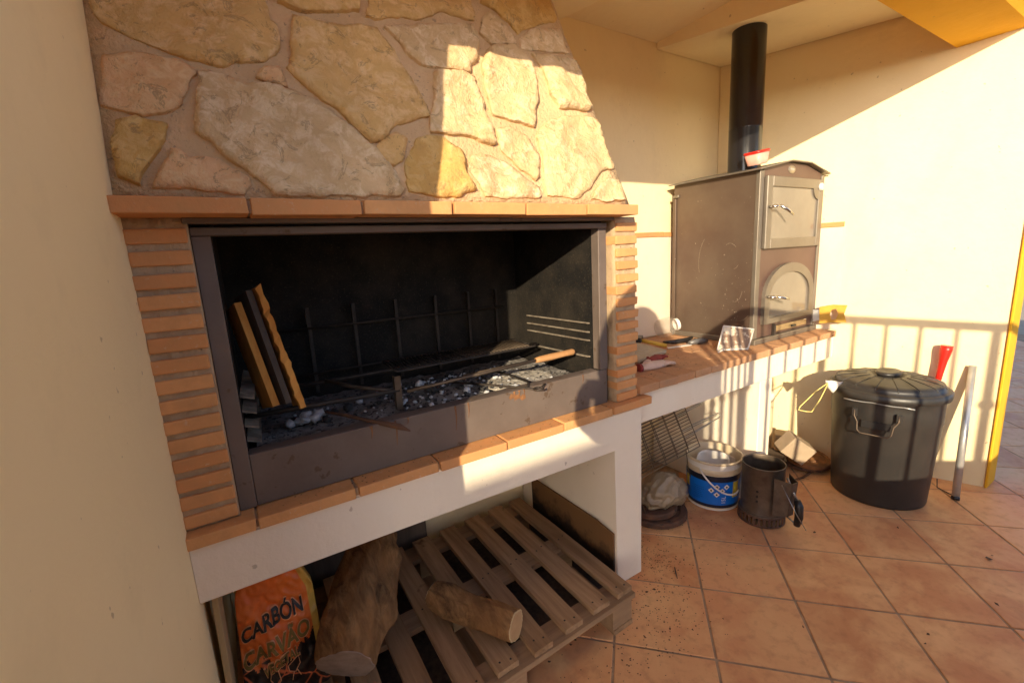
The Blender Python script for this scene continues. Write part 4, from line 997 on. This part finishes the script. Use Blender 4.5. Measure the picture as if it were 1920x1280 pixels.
fin(loft([rr_(.05, .05, 0), rr_(.07, .068, .09), rr_(.082, .078, .118), rr_(.086, .082, .12), rr_(.082, .078, .115), rr_(.066, .064, .09), rr_(.045, .045, .01)]), 'tray_body', 'white_plastic', ir)
# chimney starter
cs = thing('chimney_starter', 'burnt steel charcoal chimney starter with black handle on the tiles', 'chimney starter', (2.315, -.067, 0))
CC = (2.315, -.067, .002)
fin(Lt([(.108, .052), (.099, .055), (.0975, .06), (.0965, .295), (.0985, .298), (.0985, .302), (.095, .302), (.094, .295), (.095, .06), (.10, .056)], CC, 56, True), 'drum', 'rust_drum' if 'rust_drum' in MT else 'iron_warm', cs)
bm = Lt([(.106, 0), (.109, 0), (.109, .010), (.106, .010)], CC, 56, True); lathe(bm, [(.104, .044), (.108, .044), (.108, .052), (.104, .052)], CC, 56, True)
for k in range(30):
    a = 2*PI*k/30; box(bm, (-.0012, -.006, .008), (.0012, .006, .046), 0, 1, Matrix.Translation((CC[0], CC[1], CC[2])) @ Matrix.Rotation(a, 4, 'Z') @ Matrix.Translation((.107, 0, 0)))
fin(bm, 'vented_base', 'rust', cs)
fin(Lt([(0, .058), (.094, .058)], CC, 40), 'grate_plate', 'charcoal', cs)
ca = math.atan2(CAM.y-CC[1], CAM.x-CC[0])
for k in range(3):
    a = ca-.22; z = .13+.026*k; c = Vector((CC[0]+.0985*math.cos(a), CC[1]+.0985*math.sin(a), CC[2]+z)); fin(lathe(bmesh.new(), [(0, .001), (.0055, .001), (.0055, -.002)], (0, 0, 0), 10, False, Matrix.Translation(c) @ Matrix.Rotation(a, 4, 'Z') @ Matrix.Rotation(PI/2, 4, 'Y')), 'vent_hole', 'charcoal', cs)
ha = ca+.95; hd = Vector((math.cos(ha), math.sin(ha), 0)); hs = Vector((-hd.y, hd.x, 0)); cc = Vector(CC)
bm = bmesh.new(); prism3(bm, [cc+hd*.098+hs*.055+Vector((0, 0, .075)), cc+hd*.098+hs*.055+Vector((0, 0, .27)), cc+hd*.165+hs*.02+Vector((0, 0, .262)), cc+hd*.150+hs*.02+Vector((0, 0, .085))], -hs*.003)
prism3(bm, [cc+hd*.098-hs*.055+Vector((0, 0, .075)), cc+hd*.098-hs*.055+Vector((0, 0, .27)), cc+hd*.165-hs*.02+Vector((0, 0, .262)), cc+hd*.150-hs*.02+Vector((0, 0, .085))], hs*.003)
prism3(bm, [cc+hd*.165+hs*.02+Vector((0, 0, .262)), cc+hd*.165-hs*.02+Vector((0, 0, .262)), cc+hd*.150-hs*.02+Vector((0, 0, .085)), cc+hd*.150+hs*.02+Vector((0, 0, .085))], -hd*.003)
fin(bm, 'heat_shield', 'iron_warm', cs)
hp = [cc+hd*.125+Vector((0, 0, .272)), cc+hd*.155+Vector((0, 0, .215)), cc+hd*.180+Vector((0, 0, .178))]
fin(T(hp, .0055, 8), 'handle_bracket', 'wire_bright', cs)
fin(T([cc+hd*.178+Vector((0, 0, .182)), cc+hd*.190+Vector((0, 0, .155)), cc+hd*.192+Vector((0, 0, .10)), cc+hd*.184+Vector((0, 0, .055))], [.014, .0185, .0185, .014], 14), 'handle', 'black_plastic', cs)
fin(T([cc+hd*.184+Vector((0, 0, .058)), cc+hd*.13+Vector((0, 0, .075))], .004, 8), 'handle_bracket', 'wire_bright', cs)
fin(T([cc+hd*.11+hs*.05+Vector((0, 0, .215)), cc+hd*.15+hs*.05+Vector((0, 0, .15)), cc+hd*.19+hs*.035+Vector((0, 0, .05)), cc+hd*.235-hs*.01+Vector((0, 0, .06)), cc+hd*.20-hs*.04+Vector((0, 0, .14)), cc+hd*.13-hs*.045+Vector((0, 0, .25))], .002, 6), 'swing_handle', 'wire_bright', cs)
# things in the right-hand compartment
t = thing('white_canister', 'tall pale canister with white lid in the dark corner under the bench', 'canister', (2.93, .27, 0))
cp = hY(1455, 740, .30); cxx, cyy = min(cp.x, 2.98), .30
fin(Lt([(0, 0), (.055, 0), (.056, .01), (.056, .40)], (cxx, cyy, .002), 32), 'canister_body', 'yellowed_plastic', t)
fin(Lt([(.058, .40), (.061, .402), (.061, .44), (.055, .447), (0, .448)], (cxx, cyy, .002), 32), 'lid', 'white_plastic', t)
t = fin(Bx((-.05, -.035, 0), (.05, .035, .20), .003, 1, RZ((2.99, .185, .002), .5)), 'carton', 'cardboard'); tag(t, 'tan carton standing upright in front of the canister', 'carton')
Mx = Matrix.Translation((2.90, .06, .17)) @ Matrix.Rotation(-.5, 4, 'Z') @ Matrix.Rotation(.62, 4, 'Y') @ Matrix.Rotation(.25, 4, 'X')
o = fin(Bx((-.085, -.045, -.06), (.085, .045, .06), .003, 1, Mx), 'carton', 'tan_stone'); tag(o, 'tipped tan box lying on the iron discs under the bench', 'box')
o = fin(Bx((-.10, -.06, 0), (.10, .06, .095), .004, 1, RZ((2.86, .17, .002), .35)), 'wood_block', 'plank_grey'); tag(o, 'dark wooden block in the corner under the bench', 'block')
o = fin(T([(2.80, .02, .006), (2.88, -.005, .010), (2.98, .0, .006), (3.06, -.02, .006)], [.004, .007, .006, .003], 7), 'twig', 'rust'); tag(o, 'thin dark twig on the tiles behind the bin', 'twig')

# ------------------------------------------------------------------ bin
cn = thing('dustbin', 'black plastic dustbin with ribbed round lid and scratches', 'dustbin', (3.048, -.304, 0))
KC = (3.048, -.304, .003); H = .60
fin(Lt([(0, .006), (.20, .006), (.206, 0), (.2085, .008), (.232, .44), (.235, .445), (.2355, .52), (.238, H-.02), (.242, H-.015), (.242, H-.002), (.236, H), (.232, H-.01), (.20, .012), (0, .012)], KC, 72), 'bin_body', 'can_plastic', cn)
ld = fin(Lt([(.248, H-.028), (.2545, H-.026), (.2565, H-.012), (.2555, H+.006), (.246, H+.013), (.232, H+.015), (.230, H+.028), (.222, H+.040), (.195, H+.049), (.12, H+.063), (.078, H+.068), (.070, H+.065), (.062, H+.056), (0, H+.053)], KC, 72), 'lid', 'can_plastic', cn)
for k in range(16):
    a = 2*PI*k/16+.1; pts = [Vector((KC[0]+r_*math.cos(a), KC[1]+r_*math.sin(a), KC[2]+z)) for r_, z in ((.09, H+.0665), (.14, H+.0595), (.19, H+.0500), (.220, H+.0405), (.230, H+.028))]
    fin(T(pts, .0030, 6), 'lid_rib', 'can_plastic', ld)
fin(lathe(bmesh.new(), [(.0, 0), (.05, 0), (.068, .012), (.072, .02), (.062, .026), (.03, .022), (0, .02)], (0, 0, 0), 36, False, Matrix.Translation((KC[0], KC[1], KC[2]+H+.0545)) @ Matrix.Diagonal((1.05, .75, 1.2, 1))), 'lid_knob', 'can_plastic', ld, True)
ka = math.atan2(CAM.y-KC[1], CAM.x-KC[0])-.12; kd = Vector((math.cos(ka), math.sin(ka), 0)); ks = Vector((-kd.y, kd.x, 0)); kc = Vector(KC)
for s_ in (-1, 1): fin(Bx((-.008, -.012, -.022), (.008, .012, .022), .003, 1, RZ(kc+kd*.241+ks*s_*.088+Vector((0, 0, .505)), ka)), 'handle_lug', 'can_plastic', cn)
hz = [(-.088, .52, .246), (-.088, .49, .252), (-.072, .462, .262), (-.068, .425, .276), (-.055, .412, .280), (.055, .412, .280), (.068, .425, .276), (.072, .462, .262), (.088, .49, .252), (.088, .52, .246)]
fin(T([kc+kd*r_+ks*s_+Vector((0, 0, z)) for s_, z, r_ in hz], .0036, 8), 'handle', 'iron_warm', cn)
fin(Bx((-.004, -.06, -.02), (.004, .06, .02), .003, 1, RZ(kc+kd*.238+Vector((0, 0, .45)), ka)), 'grip_recess', 'black_plastic', cn)
fin(T([kc+kd*.2372+ks*.14*(1-k/3.5)-kd*.0*k+Vector((0, 0, H-.036+.002*math.sin(k*2))) for k in range(8)], .003, 6), 'foil_strip', 'galvanised', cn)
# bin liner corner with its yellow tie
ln = thing('liner_tie', 'white bin liner corner with yellow drawstring hanging from the bin', 'bin liner', (2.86, -.16, .5))
La = [hit(1549, 712, CF, kc+Vector((-.2, .12, .5))), hit(1580, 716, CF, kc+Vector((-.2, .08, .5))), hit(1562, 735, CF, kc+Vector((-.21, .1, .5))), hit(1553, 728, CF, kc+Vector((-.21, .12, .5)))]
bm = bmesh.new(); prism3(bm, La, CF*.01); bmesh.ops.subdivide_edges(bm, edges=bm.edges[:], cuts=4, use_grid_fill=True)
for v in bm.verts: v.co += noise.noise_vector(v.co*45)*.006
fin(bm, 'liner_corner', 'white_plastic', ln, True)
Lb = [hit(x, y, CF, kc+Vector((-.23, .12, .45))) for x, y in ((1552, 718), (1530, 733), (1500, 762), (1497, 768), (1510, 771), (1522, 772), (1538, 748), (1552, 720))]
fin(T(Lb, .0032, 6), 'drawstring', 'cord_yellow', ln)
# red tool, pole, wire behind the bin
t = thing('red_funnel_handle', 'red plastic flared tool handle standing behind the bin', 'tool', (3.39, -.40, 0))
rt, rb_ = hW(1776, 648, .045), hW(1762, 700, .05); dv = (rt-rb_); 
fin(T([rb_-dv*4.5, rb_-dv*.6], .011, 10), 'shaft', 'black_plastic', t)
fin(T([rb_-dv*.62, rb_, rb_+dv*.45, rb_+dv*.85, rb_+dv*1.0], [.013, .015, .019, .027, .026], 16), 'grip', 'red_plastic', t)
pb0 = hZ(1791, 935, .003); pb1 = hW(1824, 686, .017)
pt = thing('metal_pole', 'shiny galvanised pole leaning on the angled wall by the bin', 'pole', pb0)
fin(T([pb0, pb1], .0165, 20), 'pole_tube', 'galvanised', pt); fin(T([pb0-Vector((0, 0, .002)), pb0+(pb1-pb0)*.02], .0178, 20), 'foot_cap', 'black_plastic', pt)
o = fin(T([hZ(1757, 897, .05), hZ(1757, 913, .004), hZ(1780, 925, .004), hZ(1800, 931, .004)], .0025, 6), 'bent_wire', 'iron_dark'); tag(o, 'thin bent dark wire on the tiles by the pole foot', 'wire')

# ------------------------------------------------------------------ litter
random.seed(11)
bm = bmesh.new()
def flake(bm, x, y, z, s):
    n = random.randint(4, 6); a0 = random.random()*6.28; c = Vector((x, y, z)); vs = []
    for k in range(n):
        a = a0+2*PI*k/n; r_ = s*random.uniform(.45, 1.1)*(1 if k % 2 else .6); vs.append(bm.verts.new(c+Vector((r_*math.cos(a), r_*math.sin(a), random.uniform(.0, .25)*s))))
    bm.faces.new(vs)
for (px, py, s) in ((1527, 998, .013), (1852, 1047, .02), (1684, 989, .01), (1227, 1105, .010), (1212, 1109, .012), (1236, 1109, .010), (1285, 1008, .011), (1868, 1132, .010), (1740, 1188, .009), (1735, 1206, .008), (1506, 1175, .008), (1860, 1041, .012)):
    p = hZ(px, py, .002); flake(bm, p.x, p.y, .0025, s)
for k in range(1100):
    cx_, cy_, sx_, sy_ = random.choice(((1.66, .07, .07, .07), (1.62, .0, .05, .06), (2.0, .22, .12, .06), (1.95, -.02, .2, .15), (2.9, .02, .2, .05), (1.35, -.18, .10, .08), (1.5, -.1, .08, .1), (1.15, -.27, .18, .05)))
    x, y = random.gauss(cx_, sx_), random.gauss(cy_, sy_)
    flake(bm, x, y, .0015, random.uniform(.0012, .0055))
for k in range(500): flake(bm, random.uniform(.15, 1.33), random.uniform(-.12, .65), .0015, random.uniform(.003, .014))
for k in range(120): flake(bm, random.uniform(.2, 1.5), random.uniform(.0, .06), .7968, random.uniform(.001, .005))
for k in range(620): flake(bm, random.uniform(1.56, 2.5), random.uniform(.06, .66), CT+.0012, random.uniform(.001, .007))
tag(stuff(fin(bm, 'litter', 'leaf_dry')), 'dry leaf scraps and bark crumbs scattered on tiles and ledges', 'litter')
o = fin(T([hZ(1265, 1062, .004), hZ(1267, 1072, .007), hZ(1270, 1084, .004)], [.0015, .003, .0012], 6), 'twig', 'soil'); tag(o, 'short dark stick on the tiles in front of the white pier', 'twig')

# ------------------------------------------------------------------ out of view behind the camera: what throws the shadows, far walls added
HP, HR = .95, 1.70
def parapet_run(pts, h, th, label, m='plaster_cream'):
    bm = bmesh.new(); L = [Vector((*p, 0)) for p in pts]; left, right = [], []
    for i, p in enumerate(L):
        d = (L[min(i+1, len(L)-1)]-L[max(i-1, 0)]).normalized(); n = Vector((-d.y, d.x, 0)); left.append(p+n*th/2); right.append(p-n*th/2)
    hs_ = h if isinstance(h, tuple) else (h,)*len(L); hs_ = list(hs_)+list(hs_)[::-1]; ring = left+right[::-1]; n = len(ring)
    a = [bm.verts.new((q.x, q.y, -.02)) for q in ring]; b = [bm.verts.new((q.x, q.y, z)) for q, z in zip(ring, hs_)]; m2_ = len(L)
    for i in range(n): bm.faces.new((a[i], a[(i+1) % n], b[(i+1) % n], b[i]))
    for i in range(m2_-1): bm.faces.new((b[i], b[i+1], b[n-2-i], b[n-1-i]))
    return tag(fin(bm, 'parapet_wall', m), label, 'parapet')
R_ = [(.45, -1.66), (.97, -1.41), (1.47, -1.76), (1.68, -2.50), (1.76, -2.64)]
parapet_run(R_, (.93, .90, .74, .95, 1.0), .10, 'low cream parapet carrying the iron railing behind the camera')
parapet_run([(-5.4, -6.0), (-3.75, -6.0)], 3.2, .25, 'unseen cream wall added to shade the barbecue base and floor')  # added out of view to keep the sun off the base and floor
parapet_run([(-1.42, -6.05), (4.5, -6.05)], 2.75, .25, 'unseen lower cream wall added to shade the floor at the right')  # added out of view so the floor past the angled wall stays shaded
rl = thing('iron_railing', 'black iron railing with round balusters on the parapet', 'railing', (1.2, -1.6, HP))
fin(T([(x, y, HR) for x, y in R_], .025, 8), 'top_rail', 'rail_iron', rl)
for i in range(len(R_)-1):
    a, b = Vector((*R_[i], 0)), Vector((*R_[i+1], 0)); Ls = (b-a).length; sp_ = .105 if i < 2 else .15; n = max(1, int(Ls/sp_))
    for k in range(n):
        p = a.lerp(b, k/n); r_ = .020 if k == 0 else .0105
        fin(T([(p.x, p.y, .72), (p.x, p.y, HP+.30), (p.x, p.y, HP+.33), (p.x, p.y, HP+.36), (p.x, p.y, HR-.015)], [r_, r_, r_*1.7, r_, r_], 8), 'post' if k == 0 else 'baluster', 'rail_iron', rl)
# the person taking the picture
person = thing('person', 'person in dark shirt and trousers holding up a phone with both hands', 'person', (.22, -1.50, 0))
FH = Vector((CF.x, CF.y, 0)).normalized(); RH = Vector((FH.y, -FH.x, 0)); B0 = Vector((.32, -1.385, 0))
def bp(f_, r_, z): return B0+FH*f_+RH*r_+Vector((0, 0, z*1.012))
ph = CAM-CF*.018
joints = {'pel': (bp(0, 0, .98), .17), 'spn': (bp(.0, 0, 1.18), .20), 'chs': (bp(.01, 0, 1.40), .20), 'nck': (bp(.01, 0, 1.57), .065), 'hd0': (bp(.03, 0, 1.66), .080), 'hd1': (bp(.035, 0, 1.76), .098), 'hd2': (bp(.03, 0, 1.82), .075)}
edges = [('pel', 'spn'), ('spn', 'chs'), ('chs', 'nck'), ('nck', 'hd0'), ('hd0', 'hd1'), ('hd1', 'hd2')]
for s_, n_ in ((-1, 'l'), (1, 'r')):
    hand = ph-CF*.02+CR*(.095*s_)-CU*.01
    joints.update({n_+'hp': (bp(0, .10*s_, .93), .11), n_+'kn': (bp(.02, .11*s_, .50), .07), n_+'an': (bp(0, .12*s_, .09), .045), n_+'to': (bp(.16, .14*s_, .04), .038),
                   n_+'sh': (bp(.0, .19*s_, 1.50), .085), n_+'el': ((Vector((-.01, -1.345, 1.27)) if s_ < 0 else bp(.0, .30, 1.22)), .080), n_+'wr': (hand-FH*.08+RH*.02*s_-Vector((0, 0, .06)), .030), n_+'pm': (hand-FH*.015-Vector((0, 0, .012)), .030)})
    edges += [('pel', n_+'hp'), (n_+'hp', n_+'kn'), (n_+'kn', n_+'an'), (n_+'an', n_+'to'), ('chs', n_+'sh'), (n_+'sh', n_+'el'), (n_+'el', n_+'wr'), (n_+'wr', n_+'pm')]
    for k in range(4):
        f1 = hand-CF*.006+CU*(.028-.019*k)-CR*(.006*s_); f2 = f1-CR*(.022*s_)-CF*.003
        joints[n_+'f%da' % k] = (f1, .0095); joints[n_+'f%db' % k] = (f2, .0085); edges += [(n_+'pm', n_+'f%da' % k), (n_+'f%da' % k, n_+'f%db' % k)]
    th_ = hand-CF*.025-CR*(.02*s_)-CU*.02; joints[n_+'th'] = (th_, .0105); edges.append((n_+'pm', n_+'th'))
nm = list(joints); me = bpy.data.meshes.new('body'); me.from_pydata([joints[k][0] for k in nm], [(nm.index(a), nm.index(b)) for a, b in edges], [])
for k in ('skin', 'shirt', 'trousers'): me.materials.append(MT[k])
body = link('body', me, person); md = body.modifiers.new('skin', 'SKIN'); 
sv = me.skin_vertices[0].data
for i, k in enumerate(nm): sv[i].radius = (joints[k][1],)*2; sv[i].use_root = (k == 'pel')
body.modifiers.new('sub', 'SUBSURF').levels = 1; body.modifiers['sub'].render_levels = 1
dg = bpy.context.evaluated_depsgraph_get(); m2 = bpy.data.meshes.new_from_object(body.evaluated_get(dg)); body.modifiers.clear(); body.data = m2
for k in ('skin', 'shirt', 'trousers'):
    if MT[k].name not in m2.materials: m2.materials.append(MT[k])
idx = {m.name: i for i, m in enumerate(m2.materials) if m}
for p in m2.polygons:
    c = p.center; p.use_smooth = True
    dist = min((c-joints['lel'][0]).length, (c-joints['rel'][0]).length)
    if c.z < 1.0: p.material_index = idx['trousers']
    elif c.z > 1.57 or (c-B0).dot(FH) > .17: p.material_index = idx['skin']
    else: p.material_index = idx['shirt']
hb = bmesh.new(); rr = bmesh.ops.create_icosphere(hb, subdivisions=4, radius=1)
hc = bp(.015, 0, 1.785)
for v in rr['verts']:
    d = v.co.copy(); v.co = hc+Vector((d.x*.098, d.y*.105, d.z*.10+.012))*(1+.05*noise.noise(d*6))
hl = [bp(-.02, -.03, 1.83), bp(-.03, -.10, 1.74), bp(-.03, -.16, 1.65), bp(-.03, -.20, 1.56), bp(-.03, -.21, 1.46), bp(-.03, -.20, 1.36)]  # long side hair, added to broaden the shadow the head casts
tube(hb, hl, [.06, .085, .095, .09, .08, .04], 16); tube(hb, [bp(-.04, .03, 1.82), bp(-.05, .08, 1.70), bp(-.05, .09, 1.55), bp(-.05, .07, 1.40)], [.06, .07, .07, .03], 16)
fin(hb, 'hair', 'hair', person, True)
fb_ = bmesh.new()
for s_ in (-1, 1): lump(fb_, bp(.125, .032*s_, 1.735), .010, 1, 0, 1., 1)
tube(fb_, [bp(.122, 0, 1.73), bp(.142, 0, 1.70), bp(.128, 0, 1.693)], [.009, .014, .010], 8)
for s_ in (-1, 1): lump(fb_, bp(.02, .10*s_, 1.72), .022, 4, 0, 1.3, 2)
fin(fb_, 'face_features', 'skin', person, True)
PM = Matrix((CR, CU, CF)).transposed().to_4x4(); PM.translation = ph-CF*.006
o = fin(Bx((-.078, -.038, -.004), (.078, .038, .004), .003, 2, PM), 'phone', 'phone'); tag(o, 'black phone held up in front of the person', 'phone')
